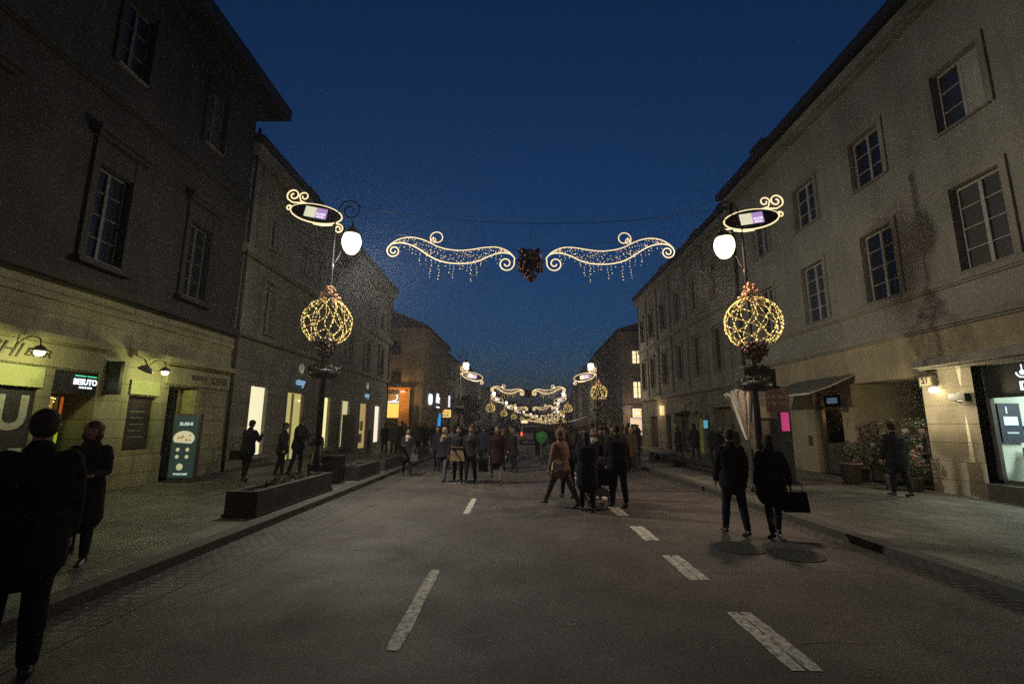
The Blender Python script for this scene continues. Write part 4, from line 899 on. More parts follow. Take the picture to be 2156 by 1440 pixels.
# restaurant door
t = thing('restaurant_door', 'dark glazed door with transom under the awning', 'door')
m = MB()
for a, b in ((16.27, 16.42), (17.58, 17.73)): m.fbox(FRn, a, b, .12, 3.03, -.3, -.18)
m.fbox(FRn, 16.42, 17.58, 2.95, 3.03, -.3, -.18); m.fbox(FRn, 16.42, 17.58, 2.42, 2.5, -.3, -.18); m.build('frame', m_framed, t)
m = MB(); m.fbox(FRn, 16.43, 17.57, .14, 1.2, -.27, -.23); m.build('lower_panel', m_framed, t)
m = MB(); m.fbox(FRn, 16.43, 17.57, 1.2, 2.42, -.26, -.255); m.build('pane', clear_glass(), t)
m = MB(); m.fbox(FRn, 16.7, 17.25, 2.62, 2.82, -.2, -.19); m.build('name_plate', emit('door_sign', S((95, 120, 150)), .35), t)
m = MB(); m.fbox(FRn, 16.3, 17.7, .12, 2.6, -1.2, -1.15); m.build('interior_wall', plain('brown_room', (.3, .14, .06), .8), t)
for u in (17.0, 16.78):
    m = MB(); m.ball(FRn.P(u, 2.3, -.75), .045, 8, scale=(1, 1.6, .8)); m.build('pendant', emit('pendant_glow', S((255, 190, 110)), 3), t)
lightsrc('POINT', 'restaurant_light', (X + .75, 17.2, 2.2), 14, (1, .6, .25), size=.06)
# awning
t = thing('awning', 'grey fabric awning with pale front rail over the restaurant door', 'awning')
m = MB(); m.hexa([(X - .02, 15.4, 3.5), (9.7, 15.4, 2.83), (9.7, 18.6, 2.83), (X - .02, 18.6, 3.5), (X - .02, 15.4, 3.53), (9.7, 15.4, 2.86), (9.7, 18.6, 2.86), (X - .02, 18.6, 3.53)]); m.build('fabric', plain('awning_cloth', (.09, .085, .075), .9, .2, 3), t)
m = MB(); m.tube([(9.69, 15.38, 2.86), (9.69, 18.62, 2.86)], .03, 8); m.build('front_rail', plain('pale_rail', (.5, .47, .38), .4), t)
for y in (15.42, 18.58):
    m = MB(); m.tube([(X, y, 3.5), (10.4, y, 3.1), (9.7, y, 2.86)], .022, 6); m.build('arm', plain('pale_rail', (.5, .47, .38)), t)
# glinting shop window behind the cloth
m = MB()
for _ in range(60): m.ball(FRn.P(random.uniform(19.4, 21.5), random.uniform(1.4, 2.6), random.uniform(-.42, -.2)), random.uniform(.02, .05), 6, scale=(.6, 1.5, .5))
m.build('copper_display', plain('copper_glint', (.6, .3, .15), .25, .3, 8, metal=1), C1)
m = MB(); m.fbox(FRn, 19.3, 21.6, .8, 2.75, -.48, -.46); m.build('display_back', plain('display_brown', (.16, .11, .06), .8), C1)
lightsrc('POINT', 'display_light', (X + .2, 20.4, 2.5), 14, (1, .8, .5), size=.06)
m = MB(); m.fbox(FRn, 27.45, 27.9, 1.65, 2.1, .05, .12); tagged(m.build('cyan_sign', emit('cyan_glow', S((95, 185, 205)), .6, True)), 'small glowing cyan panel behind the group on the right pavement', 'sign')
m = MB(); m.fbox(FRn, 35.1, 35.55, 2.55, 3.25, .1, .3); tagged(m.build('amber_box_sign', emit('amber_box', S((250, 215, 150)), 1.0, True)), 'small upright amber box sign on the grey townhouse', 'sign')
t = thing('folded_awning', 'small dark angular awning above a grey townhouse shopfront', 'awning')
m = MB(); m.fbox(FRn, 30.5, 33.1, 2.62, 2.74, .0, .5); m.fbox(FRn, 32.98, 33.1, 1.9, 2.6, .02, .12); m.build('fabric', m_framed, t)
for u in (28.1, 29.9):
    m = MB(); m.tube([FRn.P(u, 3.25, 0), FRn.P(u + .1, 3.05, .35), FRn.P(u, 2.7, .45), FRn.P(u, 2.5, .4)], .03, 6); m.ball(FRn.P(u, 2.55, .42), .13, 8); m.tube([FRn.P(u, 3.3, .0), FRn.P(u - .3, 3.5, .3)], .02, 5)
    tagged(m.build('bracket_lantern', m_iron), 'unlit iron bracket lantern %s the lime lit doorway' % ('right of' if u < 29 else 'left of'), 'lantern')
# corner shop and sign on the dark gable
t = thing('corner_shop', 'bright pinkish corner shop window on the side street', 'shop')
m = MB(); m.box(12.3, 13.9, 49.9, 49.96, .3, 2.55); m.build('window', emit('corner_pink', S((235, 205, 175)), .85, True), t)
m = MB(); m.box(12.3, 13.9, 49.86, 49.9, .25, .75)
for _ in range(9): m.ball((random.uniform(12.5, 13.7), 49.84, random.uniform(.7, 1.3)), random.uniform(.08, .2), 6, scale=(.6, .2, 1))
m.tube([(13.1, 49.84, .7), (13.1, 49.84, 1.9)], .03, 5); m.build('display', plain('display_dim', (.2, .12, .08), .8), t)
lightsrc('POINT', 'corner_fill_light', (12.4, 48.6, 3.0), 110, (1, .68, .4), size=.2); lightsrc('POINT', 'wall_fill_light', (10.75, 36.5, 3.0), 45, (1, .66, .34), size=.15)  # added warm fill lights without lamps, colouring the walls beside the signs
t = thing('rounded_box_sign', 'rounded square lit box sign above the pinkish corner shop', 'sign', (12.95, 49.4, 3.06))
m = MB(); m.box(-.5, .5, -.1, .1, -.42, .42); m.build('face', emit('boxsign_warm', S((255, 200, 140)), .9, True), t)
rr = [(-.5, -.11, -.42), (.5, -.11, -.42), (.5, -.11, .42), (-.5, -.11, .42)]
m = MB(); m.tube(rr, .04, 6, closed=True); m.build('rim', m_white, t)
m = MB()
for a in (-.2, -.05, .12): m.box(a, a + .08, -.13, -.11, -.2, .22 - abs(a) * .4)
m.build('glyph', m_white, t)
# restaurant front far right with pale canopy
m = MB(); m.hexa([(11.3, 70, 2.9), (9.0, 70, 2.2), (9.0, 80, 2.2), (11.6, 80, 2.9), (11.3, 70, 3.0), (9.0, 70, 2.3), (9.0, 80, 2.3), (11.6, 80, 3.0)]); tagged(m.build('pale_canopy', plain('canopy_pale', (.35, .33, .3), .9)), 'pale canopy of the orange lit restaurant on the right', 'awning')

# ------------------------------------------------------------------ things on the pavements
m_stone = plain('planter_stone', (.03, .027, .025), .85, .35, 5, bump=.4)
def planter(x0, x1, y0, y1, h, label):
    t = thing('planter_bench', label, 'planter', ((x0 + x1) / 2, (y0 + y1) / 2, .12), 0, 'stone planter benches along the left kerb')
    a, b = (x1 - x0) / 2, (y1 - y0) / 2; m = MB(); w_ = .14
    m.box(-a, a, -b, -b + w_, 0, h); m.box(-a, a, b - w_, b, 0, h); m.box(-a, -a + w_, -b + w_, b - w_, 0, h); m.box(a - w_, a, -b + w_, b - w_, 0, h); m.box(-a - .03, a + .03, -b - .03, b + .03, 0, .06)
    m.build('trough', m_stone, t)
    m = MB(); m.box(-a + w_, a - w_, -b + w_, b - w_, .1, h - .06); m.build('soil', plain('soil', (.03, .022, .016), .95, .5, 20), t)
    m = MB(); leaf_cloud(m, (0, 0, h + .0), a - .16, b - .2, .1, int(260 * b), .035); o = m.build('low_shrubs', m_leafd, t); return t
planter(-5.2, -4.62, 8.7, 12.2, .45, 'long dark stone planter bench nearest the camera, left kerb')
planter(-5.2, -4.62, 14.2, 16.4, .42, 'low stone planter bench just beyond the nearest left lamp post')
planter(-5.25, -4.65, 17.2, 21.0, .4, 'third stone planter bench, behind the walking woman by the kerb')
planter(-5.25, -4.65, 22.4, 26, .4, 'fourth stone planter bench, in front of the couple seen from behind')
t = thing('utility_box', 'waist high dark cabinet between the lamp post and the planters', 'cabinet', (-5.2, 13.7, .12)); m = MB(); m.box(-.28, .28, -.22, .22, 0, .7); m.box(-.31, .31, -.25, .25, .7, .76); m.build('body', m_blackp, t)
m = MB(); m.box(-.25, .25, -.225, -.22, .06, .64); m.build('door', m_framed, t)
def bench(x, y0, y1, label, h=.42, wd=.5, m_=None):
    t = thing('stone_bench', label, 'bench', (x, (y0 + y1) / 2, .12)); b = (y1 - y0) / 2
    m = MB(); m.box(-wd / 2, wd / 2, -b, b, h - .1, h); m.build('seat', m_ or m_blackp, t)
    for s in (-1, 1): m = MB(); m.box(-wd / 2 + .06, wd / 2 - .06, s * b * .85 - .12, s * b * .85 + .12, 0, h - .1); m.build('leg', m_stone, t)
    return t
bench(6.95, 15.6, 20.6, 'long low dark bench on the right pavement in front of the group', .34, .7)
bench(7.3, 22.2, 24.3, 'blue grey low box bench farther along the right pavement', .4, 1.0, plain('blue_grey', (.05, .065, .085), .7))
# kiosk column with pink screen and red notice
t = thing('advertising_column', 'tall dark advertising column with glowing pink panel', 'kiosk', (7.95, 14.1, .12))
m = MB(); m.box(-.2, .2, -.2, .2, 0, 2.75); m.box(-.24, .24, -.24, .24, 0, .1); m.box(-.23, .23, -.23, .23, 2.75, 2.82); m.build('column', m_blackp, t)
m = MB(); m.box(-.09, .14, -.206, -.2, 1.54, 2.08); m.build('pink_panel', emit('pink', S((205, 65, 130)), .6, True), t)
t = thing('notice_board', 'dark red notice board with three rows of pale text on the kiosk', 'sign', (7.76, 13.83, 2.62))
m = MB(); m.box(-.33, .33, -.02, .02, -.42, .33); m.build('board', plain('board_red', (.05, .014, .016), .6, .3), t)
m = MB(); rnd = random.Random(11)
for r_ in range(3):
    x = -.29
    while x < .27:
        w1 = rnd.uniform(.03, .06); z = .24 - r_ * .2; m.box(x, x + .014, -.026, -.02, z - .07, z + .06)
        m.box(x + .016, x + w1, -.026, -.02, z + rnd.choice([.04, -.07, 0]), z + rnd.choice([.045, .06]) + .004); m.box(x + w1 + .002, x + w1 + .012, -.026, -.02, z - .07, z + .02); x += w1 + .03
m.build('print', plain('print_pale', (.16, .12, .1), .7), t)
t = thing('display_case', 'pale glazed display case on dark legs beside the pink column', 'display case', (7.38, 14.3, .12))
m = MB(); m.box(-.3, .3, -.06, .06, 1.0, 1.86); m.build('case', plain('case_pale', (.22, .19, .16), .6, .3, 5), t)
m = MB(); m.box(-.33, -.3, -.07, .07, 0, 1.9); m.box(.3, .33, -.07, .07, 0, 1.9); m.box(-.33, .33, -.07, .07, 1.86, 1.92); m.build('frame', m_framed, t)
# white draped cloth hanging from a rail
t = thing('draped_cloth', 'white pointed cloth hanging in folds beside the nearest right lamp post', 'banner', (6.4, 13.2, 0))
m = MB(); n, k_ = 28, 20; vs = []
for j in range(k_ + 1):
    v = j / k_; zt = 2.78 - 1.35 * v
    xl = -.48 + .52 * v ** .8; xr = .12 + .12 * (1 - v) - .02 * v
    for i in range(n + 1):
        u = i / n; vs.append((xl + (xr - xl) * u, .07 * math.sin(u * 15 + v * 2) * (1 - .4 * v) + .03 * math.sin(u * 31), zt + .1 * math.sin(math.pi * u) * (1 - v) - .12 * (1 - u) * (1 - v)))
m.add(vs, [(j * (n + 1) + i, j * (n + 1) + i + 1, (j + 1) * (n + 1) + i + 1, (j + 1) * (n + 1) + i) for j in range(k_) for i in range(n)], 0, True)
m.build('cloth', plain('cloth_white', (.75, .7, .62), .9, .15, 4), t)
m = MB(); vs = []
for j in range(k_ + 1):
    v = j / k_
    for i in range(13): u = i / 12; vs.append((.13 + .42 * u * (1 - .35 * v), .1 + .05 * math.sin(u * 12 + v), 2.8 - .9 * v))
m.add(vs, [(j * 13 + i, j * 13 + i + 1, (j + 1) * 13 + i + 1, (j + 1) * 13 + i) for j in range(k_) for i in range(12)], 0, True)
m.build('side_cloth', plain('cloth_grey', (.3, .32, .36), .9, .25, 5), t)
m = MB(); m.tube([(-.5, 0, 2.74), (0, 0, 2.9), (.6, .1, 2.84)], .014, 6); m.tube([(.05, -.3, 2.86), (.02, 0, 2.86)], .012, 5); m.build('rail', m_post, t)
m = MB(); m.box(6.12, 6.95, 12.35, 12.75, 2.82, 3.3); m.box(6.05, 7.0, 12.3, 12.8, 2.78, 2.84); o = tagged(m.build('flower_box', m_blackp), 'square dark flower box fixed round the nearest right lamp post', 'flower box')
m = MB(); leaf_cloud(m, (6.53, 12.55, 3.34), .42, .22, .1, 220, .05); m.build('plants', m_leafd, o)
# teal neon arc next to the kiosk
m = MB(); m.tube([(8.9 + .24 * math.cos(a), 15.6, 2.75 + .2 * math.sin(a)) for a in [R(q) for q in range(250, 335, 12)]], .02, 6); tagged(m.build('neon_arc', emit('neon_teal', S((140, 225, 245)), 1.6)), 'short curved teal neon tube right of the red notice board', 'neon')
# flower stall: shelves, pots, plants
m_terra = plain('pot_clay', (.13, .09, .075), .8, .3, 6); m_pink = plain('petal_pink', (.3, .1, .13), .7, .3); m_petw = plain('petal_white', (.4, .36, .33), .7, .3); m_pale = plain('bucket_pale', (.26, .21, .2), .6, .3, 5)
def potted(x, y, r_, h, fr, fz, label, pot=None, petals=None, n=260, group=None, s=.05):
    t = thing('potted_plant', label, 'plant', (x, y, .12), random.uniform(0, 3), group)
    m = MB(); m.lathe([(r_ * .7, 0), (r_, h * .92), (r_ * 1.08, h * .93), (r_ * 1.08, h), (r_ * .9, h), (r_ * .85, h * .9), (.01, h * .88)], seg=14); m.build('pot', pot or m_terra, t)
    m = MB()
    for _ in range(7): a = random.uniform(0, 6.3); m.tube([(0, 0, h * .9), (.4 * fr * math.cos(a), .4 * fr * math.sin(a), h + fz), (.8 * fr * math.cos(a), .8 * fr * math.sin(a), h + fz * 1.3)], .008, 4)
    m.build('stem', m_leafd, t); m = MB(); leaf_cloud(m, (0, 0, h + fz), fr, fr, fz, n, s); m.build('foliage', m_leafg, t)
    if petals:
        m = MB(); leaf_cloud(m, (0, 0, h + fz * 1.15), fr, fr, fz, n // 5, s * .9); m.build('flowers', petals, t)
    return t
potted(10.05, 14.35, .3, .62, .42, .34, 'leafy shrub in a pale tapering pot left of the flower shop man', m_pale)
potted(10.75, 14.9, .22, .45, .42, .4, 'bushy plant in a clay pot by the passage wall', None, m_pink)
potted(10.3, 13.2, .16, .4, .25, .2, 'small pot of pale flowers near the man', m_pale, m_petw, 160)
potted(10.7, 12.9, .2, .36, .34, .34, 'pink flowering plant at the pillar side of the passage', None, m_pink)
t = thing('flower_rack', 'dark tiered rack crowded with leafy plants in the passage mouth', 'shelf', (11.35, 14.2, .12))
m = MB()
for z, d in ((.5, 0), (.95, .12), (1.4, .24)): m.box(-.3 + d, .05 + d, -1.15, 1.15, z, z + .04)
m.build('shelf_board', m_framed, t)
for y in (-1.12, 1.12): m = MB(); m.box(.0, .05, y - .03, y + .03, 0, 1.6); m.build('upright', m_framed, t)
k = 0
for z, d in ((.54, 0), (.99, .12), (1.44, .24)):
    for y in (-.85, -.3, .3, .85):
        k += 1; g_ = thing('flower_bucket', '%s of flowers on the %s shelf of the rack' % (['pink bunch', 'white bunch', 'leafy pot', 'mixed bunch'][k % 4], ['bottom', 'middle', 'top'][int(z > .9) + int(z > 1.3)]), 'flowers', (11.22 + d, 14.2 + y, .12 + z), 0, 'buckets of flowers on the rack')
        m = MB(); m.lathe([(.07, 0), (.1, .2), (.01, .19)], seg=10); m.build('bucket', m_pale if k % 3 else m_terra, g_)
        m = MB(); leaf_cloud(m, (0, 0, .32), .22, .24, .17, 90, .045); m.build('foliage', m_leafg, g_)
        m = MB(); leaf_cloud(m, (0, 0, .36), .2, .22, .16, 26, .04); m.build('flowers', [m_pink, m_petw][k % 2], g_)
# trees
def tree(x, y, h, r_, label, n=900):
    t = thing('street_tree', label, 'tree', (x, y, gz(y)))
    m = MB(); m.tube([(0, 0, 0), (.05, 0, h * .35), (0, .1, h * .6), (.1, 0, h * .85)], [.2, .15, .1, .03], 8)
    for k in range(9): a = k * 2.4; z = h * (.4 + .05 * k); m.tube([(0, 0, z), (r_ * .5 * math.cos(a), r_ * .5 * math.sin(a), z + r_ * .35), (r_ * .85 * math.cos(a), r_ * .85 * math.sin(a), z + r_ * .5)], [.07, .04, .015], 5)
    m.build('trunk', plain('bark', (.04, .033, .028), .9, .3, 8), t)
    m = MB(); rnd = random.Random(int(x * 10 + y))
    for k in range(16):
        a = rnd.uniform(0, 6.3); q = rnd.uniform(.15, .75) * r_; leaf_cloud(m, (q * math.cos(a), q * math.sin(a), h * rnd.uniform(.55, .95)), r_ * .42, r_ * .42, r_ * .34, n // 16, .16, rnd=rnd)
    m.build('crown', m_leafd, t); return t
tree(-4.95, 47, 4.4, 1.35, 'dark bushy tree right of the yellow juice sign on the left')
tree(-5.3, 56, 5.0, 1.7, 'second dark tree on the left pavement beyond the first')
for k, (x, y, h) in enumerate([(-1, 232, 17), (9, 236, 18), (19, 230, 17), (28, 238, 19), (-10, 225, 16), (38, 233, 18), (-20, 228, 17)]):
    tree(x, y, h, 7, '%s of the dark trees closing the far end of the street' % ['third', 'fourth', 'fifth', 'sixth', 'second', 'rightmost', 'leftmost'][k], 500)
# van ahead
t = thing('pale_van', 'back of a pale van with red lights far down the carriageway', 'van', (1.45, 42, 0))
mp = plain('van_paint', (.22, .22, .22), .35, .1, 3); m = MB(); m.hexa([(-.88, 0, .35), (.88, 0, .35), (.88, 4.3, .35), (-.88, 4.3, .35), (-.86, .02, 1.0), (.86, .02, 1.0), (.86, 4.2, 1.0), (-.86, 4.2, 1.0)])
m.hexa([(-.86, .02, 1.0), (.86, .02, 1.0), (.86, 3.2, 1.0), (-.86, 3.2, 1.0), (-.74, .18, 1.7), (.74, .18, 1.7), (.74, 2.9, 1.7), (-.74, 2.9, 1.7)]); m.build('body', mp, t)
m = MB(); m.hexa([(-.7, -.005, 1.06), (.7, -.005, 1.06), (.7, .0, 1.06), (-.7, .0, 1.06), (-.62, .14, 1.6), (.62, .14, 1.6), (.62, .15, 1.6), (-.62, .15, 1.6)]); m.build('rear_window', m_glass, t)
for s in (-1, 1):
    m = MB(); m.box(s * .8 - .07, s * .8 + .07, -.03, .0, .8, 1.1); m.build('tail_light', emit('tail', S((255, 90, 60)), 2.2 if s < 0 else .8), t)
    for y in (.8, 3.4): m = MB(); m.tube([(s * .7, y, .32), (s * .9, y, .32)], .32, 16); m.build('wheel', m_blackp, t)
m = MB(); m.box(-.85, .85, -.08, 0, .35, .5); m.build('bumper', m_framed, t); m = MB(); m.box(-.26, .26, -.09, -.083, .55, .66); m.build('number_plate', plain('plate_white', (.5, .5, .48)), t)
m = MB(); m.box(.9, 1.75, 61.9, 62, 1.95, 2.3); tagged(m.build('lit_roof_sign', emit('roof_sign', S((240, 220, 170)), 1.2)), 'small lit panel above the far crowd over the van', 'sign')

# ------------------------------------------------------------------ people
def cloth(name, c, rough=.95): return plain(name, c, rough, .2, 14, bump=.15, spec=.12)
CL = {'black': cloth('cloth_black', (.012, .011, .013)), 'ink': cloth('cloth_ink', (.014, .014, .022)), 'char': cloth('cloth_charcoal', (.018, .0175, .019)),
      'grey': cloth('cloth_grey_wool', (.055, .052, .044)), 'brown': cloth('cloth_brown', (.04, .027, .019)), 'plum': cloth('cloth_plum', (.017, .013, .026)),
      'wine': cloth('cloth_wine', (.022, .01, .013)), 'denim': cloth('denim_light', (.08, .09, .115)), 'denimd': cloth('denim_dark', (.02, .024, .036)),
      'tan': cloth('cloth_tan', (.18, .13, .08)), 'fur': plain('brown_fur', (.16, .09, .055), .95, .6, 40, bump=.8), 'green': cloth('cloth_green', (.03, .1, .04)),
      'pattern': plain('patterned_cloth', (.05, .05, .055), .9, 1.6, 26), 'olive': cloth('cloth_olive', (.024, .025, .016)), 'pale': cloth('cloth_pale', (.3, .27, .22))}
SK = plain('skin', (.22, .125, .09), .5, .1, 20); SKT = plain('tights_skin', (.33, .2, .13), .6, .1, 10)
HR = {'dark': plain('hair_dark', (.014, .01, .008), .85, .4, 40), 'brown': plain('hair_brown', (.05, .028, .015), .55, .4, 40), 'fair': plain('hair_fair', (.2, .13, .07), .55, .3, 40), 'grey': plain('hair_grey', (.15, .14, .13), .6, .3, 40)}
m_shoe = plain('shoe_leather', (.012, .011, .011), .45, .2, 10)
def remesh(mb, voxel, mat_, name, smooth=2):
    me = mb.mesh(name, mat_); o = bpy.data.objects.new('tmp', me); COL.objects.link(o)
    r = o.modifiers.new('r', 'REMESH'); r.mode = 'VOXEL'; r.voxel_size = voxel; r.use_smooth_shade = True
    if smooth: s = o.modifiers.new('s', 'SMOOTH'); s.iterations = smooth; s.factor = .5
    dg = bpy.context.evaluated_depsgraph_get(); dg.update(); out = bpy.data.meshes.new_from_object(o.evaluated_get(dg)); out.name = name
    bpy.data.objects.remove(o); bpy.data.meshes.remove(me)
    if not out.materials: out.materials.append(mat_)
    return out
def limb(mb, pts, rad, seg=12, ref=(1, 0, 0)):
    """tapered limb: elliptical rings with domed ends; rad = [(rx, ry)]"""
    pts = [Vector(p) for p in pts]; n = len(pts); rings = []; ref = Vector(ref)
    def ring(c, t, a, b):
        x = ref - t * ref.dot(t); x = x.normalized() if x.length > .05 else t.orthogonal().normalized(); y = t.cross(x)
        return [c + x * math.cos(2 * math.pi * k / seg) * a + y * math.sin(2 * math.pi * k / seg) * b for k in range(seg)]
    for i in range(n):
        t = (pts[min(n - 1, i + 1)] - pts[max(0, i - 1)]).normalized(); a, b = rad[i] if isinstance(rad[i], tuple) else (rad[i], rad[i])
        if i == 0: rings += [ring(pts[0] - t * min(a, b) * .75, t, a * .45, b * .45), ring(pts[0] - t * min(a, b) * .45, t, a * .8, b * .8)]
        rings.append(ring(pts[i], t, a, b))
        if i == n - 1: rings += [ring(pts[i] + t * min(a, b) * .45, t, a * .8, b * .8), ring(pts[i] + t * min(a, b) * .75, t, a * .45, b * .45)]
    vs = [p for r in rings for p in r]; m_ = len(rings); fs = [tuple(range(seg))[::-1], tuple((m_ - 1) * seg + k for k in range(seg))]
    for i in range(m_ - 1):
        for k in range(seg): fs.append((i * seg + k, i * seg + (k + 1) % seg, (i + 1) * seg + (k + 1) % seg, (i + 1) * seg + k))
    mb.add(vs, fs, 0, True)
def head_mesh(mb, M, s):
    """M places the head (origin at its centre, y = face). s = head height."""
    nu, nv = 30, 22; vs = []
    for j in range(nv + 1):
        ph = -math.pi / 2 + math.pi * j / nv
        for i in range(nu):
            th = 2 * math.pi * i / nu; x, y, z = math.cos(ph) * math.sin(th), math.cos(ph) * math.cos(th), math.sin(ph)
            jaw = max(0, -z); px = x * .335 * (1 - .34 * jaw ** 1.3); py = y * .41 * (1 - .12 * jaw) + (.04 if z < 0 else 0) * jaw - .02 * (1 - jaw); pz = z * .5
            if y > 0:
                g_ = lambda a, b, w1, w2: math.exp(-((x - a) / w1) ** 2 - ((z - b) / w2) ** 2)
                py += .085 * g_(0, -.16, .13, .16) * y + .03 * g_(0, -.02, .1, .2) * y - .035 * (g_(.34, .04, .15, .1) + g_(-.34, .04, .15, .1)) * y + .018 * g_(0, .2, .6, .1)
                py += .025 * g_(0, -.46, .22, .05) * y - .02 * g_(0, -.52, .25, .035) * y + .02 * g_(0, -.6, .2, .06) + .035 * g_(0, -.85, .3, .14)
            vs.append(M @ Vector((px * s, py * s, pz * s)))
    fs = [(j * nu + i, j * nu + (i + 1) % nu, (j + 1) * nu + (i + 1) % nu, (j + 1) * nu + i) for j in range(nv) for i in range(nu)]
    mb.add(vs, fs, 0, True)
    for sx in (-1, 1): limb(mb, [M @ Vector((sx * .335 * s, -.02 * s, -.12 * s)), M @ Vector((sx * .36 * s, -.03 * s, .03 * s))], [(.03 * s, .05 * s), (.035 * s, .07 * s)], 8)
def rotx(v, a):  # rotate forward by a (about the x axis), v = Vector
    c, s_ = math.cos(a), math.sin(a); return Vector((v.x, v.y * c - v.z * s_, v.y * s_ + v.z * c))
def person(loc, rz, H, label, pose=None, top='black', hem=.48, legs='ink', hair='dark', hstyle='short', legw=1, fine=False, scarf=None, skirt=0, bulk=1, group=None, shoe=None, hood=False, kids=False, collar=True, skinlegs=False, boots=False):
    P_ = dict(lh=8, lk=4, rh=-6, rk=8, ls=5, lab=7, le=12, rs=-4, rab=7, re=14, lean=2, hturn=0, htilt=0, lout=2, rout=2); P_.update(pose or {})
    D = {k: R(v) for k, v in P_.items()}
    th, sh, an = .235 * H, .24 * H, .045 * H
    def legj(h, k, sx, out):
        hip = Vector((sx * .052 * H, 0, 0)); d1 = rotx(Vector((sx * math.sin(out), 0, -math.cos(out))), h); knee = hip + d1 * th
        d2 = rotx(Vector((sx * math.sin(out), 0, -math.cos(out))), h - k); return hip, knee, knee + d2 * sh, h - k
    L = legj(D['lh'], D['lk'], -1, D['lout']); Rr = legj(D['rh'], D['rk'], 1, D['rout'])
    low = 0
    for hip, kn, ank, a in (L, Rr):
        p = min(0, a) * .9; toe = ank + rotx(Vector((0, .11 * H, -.036 * H)), p); heel = ank + rotx(Vector((0, -.03 * H, -.04 * H)), p); low = min(low, toe.z, heel.z)
    pz = Vector((0, 0, -low)); J = lambda v: v + pz
    lean = D['lean']; up = rotx(Vector((0, 0, 1)), -lean)
    pel = J(Vector((0, 0, .015 * H))); chest = pel + up * .2 * H; neck = pel + up * .298 * H; shz = pel + up * .272 * H
    hc = neck + up * .102 * H + Vector((0, .012 * H, 0)) + rotx(Vector((0, 0, 1)), -D['htilt']) * .0 + Vector((0, math.sin(D['htilt']) * .05 * H, -abs(math.sin(D['htilt'])) * .02 * H))
    HM = Matrix.Translation(hc) @ Matrix.Rotation(D['hturn'], 4, 'Z') @ Matrix.Rotation(-D['htilt'], 4, 'X'); hs = .13 * H * (1.12 if kids else 1)
    t = thing('person', label, 'person', loc, rz, group); body = MB(); B = bulk
    limb(body, [pel - up * .04 * H, pel + up * .05 * H, chest, shz, neck], [(.085 * H, .06 * H), (.075 * H, .055 * H), (.085 * H, .06 * H), (.085 * H, .045 * H), (.033 * H, .035 * H)], 14)
    limb(body, [neck - up * .02 * H, hc - up * .02 * H], [.033 * H, .031 * H], 10); head_mesh(body, HM, hs)
    arms = []
    for sx, s_, ab, e in ((-1, D['ls'], D['lab'], D['le']), (1, D['rs'], D['rab'], D['re'])):
        S0 = shz + Vector((sx * .1 * H, 0, -.008 * H)); d1 = rotx(Vector((sx * math.sin(ab), 0, -math.cos(ab))), s_); E_ = S0 + d1 * .165 * H
        inn = .35 if e > R(50) else .1; v2 = Vector((sx * (math.sin(ab) * .5 - inn * math.sin(e)), 0, -math.cos(ab))).normalized(); d2 = rotx(v2, s_ + e); W = E_ + d2 * .145 * H; arms.append((S0, E_, W, d2, sx))
        limb(body, [S0, S0.lerp(E_, .5), E_, E_.lerp(W, .3), W], [.03 * H, .026 * H, .022 * H, .023 * H, .014 * H], 10)
        side = d2.cross(Vector((0, 1, 0))); side = side.normalized() if side.length > .1 else Vector((0, 0, 1)); side = Vector((0, 1, 0)) - d2 * d2.y; side = side.normalized() if side.length > .1 else Vector((0, 0, 1)); nrm = d2.cross(side).normalized() * sx
        pc = W + d2 * .028 * H; limb(body, [W, pc, W + d2 * .05 * H], [(.013 * H, .016 * H), (.011 * H, .023 * H), (.01 * H, .022 * H)], 10, ref=nrm)
        for f in range(4):
            off = side * (f - 1.5) * .0118 * H * -1; ln = [.034, .042, .045, .038][f] * H; b0 = W + d2 * .05 * H + off; c1 = b0 + d2 * ln * .5 - nrm * ln * .12; c2 = c1 + (d2 * .8 - nrm * .6).normalized() * ln * .5
            limb(body, [b0, c1, c2], [.0058 * H, .0053 * H, .0045 * H], 6)
        b0 = W + d2 * .015 * H + side * .016 * H; limb(body, [b0, b0 + (d2 + side * .8).normalized() * .022 * H, b0 + (d2 * 1.3 + side * .5).normalized() * .045 * H], [.0075 * H, .0062 * H, .005 * H], 6)
    for hip, kn, ank, a in (L, Rr):
        limb(body, [J(hip), J(hip.lerp(kn, .5)), J(kn), J(kn.lerp(ank, .35)), J(ank)], [.045 * H, .04 * H, .029 * H, .031 * H, .018 * H], 10)
    vx = .0062 if fine else .011
    link('body', remesh(body, vx * (H / 1.7), SK, 'body', 1), t)
    # trousers
    m = MB()
    for hip, kn, ank, a in (L, Rr):
        e = ank.lerp(kn, .05)
        if not skinlegs: limb(m, [J(hip) + Vector((0, 0, .02 * H)), J(hip.lerp(kn, .5)), J(kn), J(kn.lerp(ank, .4)), J(e)], [(.056 * H * legw, .058 * H), (.047 * H * legw, .05 * H), .037 * H * legw, .036 * H * legw, (.028 * H * legw, .03 * H)], 12)
    if not skinlegs:
        limb(m, [pel - up * .035 * H, pel + up * .03 * H, pel + up * .07 * H], [(.09 * H, .068 * H), (.092 * H, .066 * H), (.085 * H, .06 * H)], 14); link('trousers', remesh(m, .013, CL[legs], 'trousers'), t)
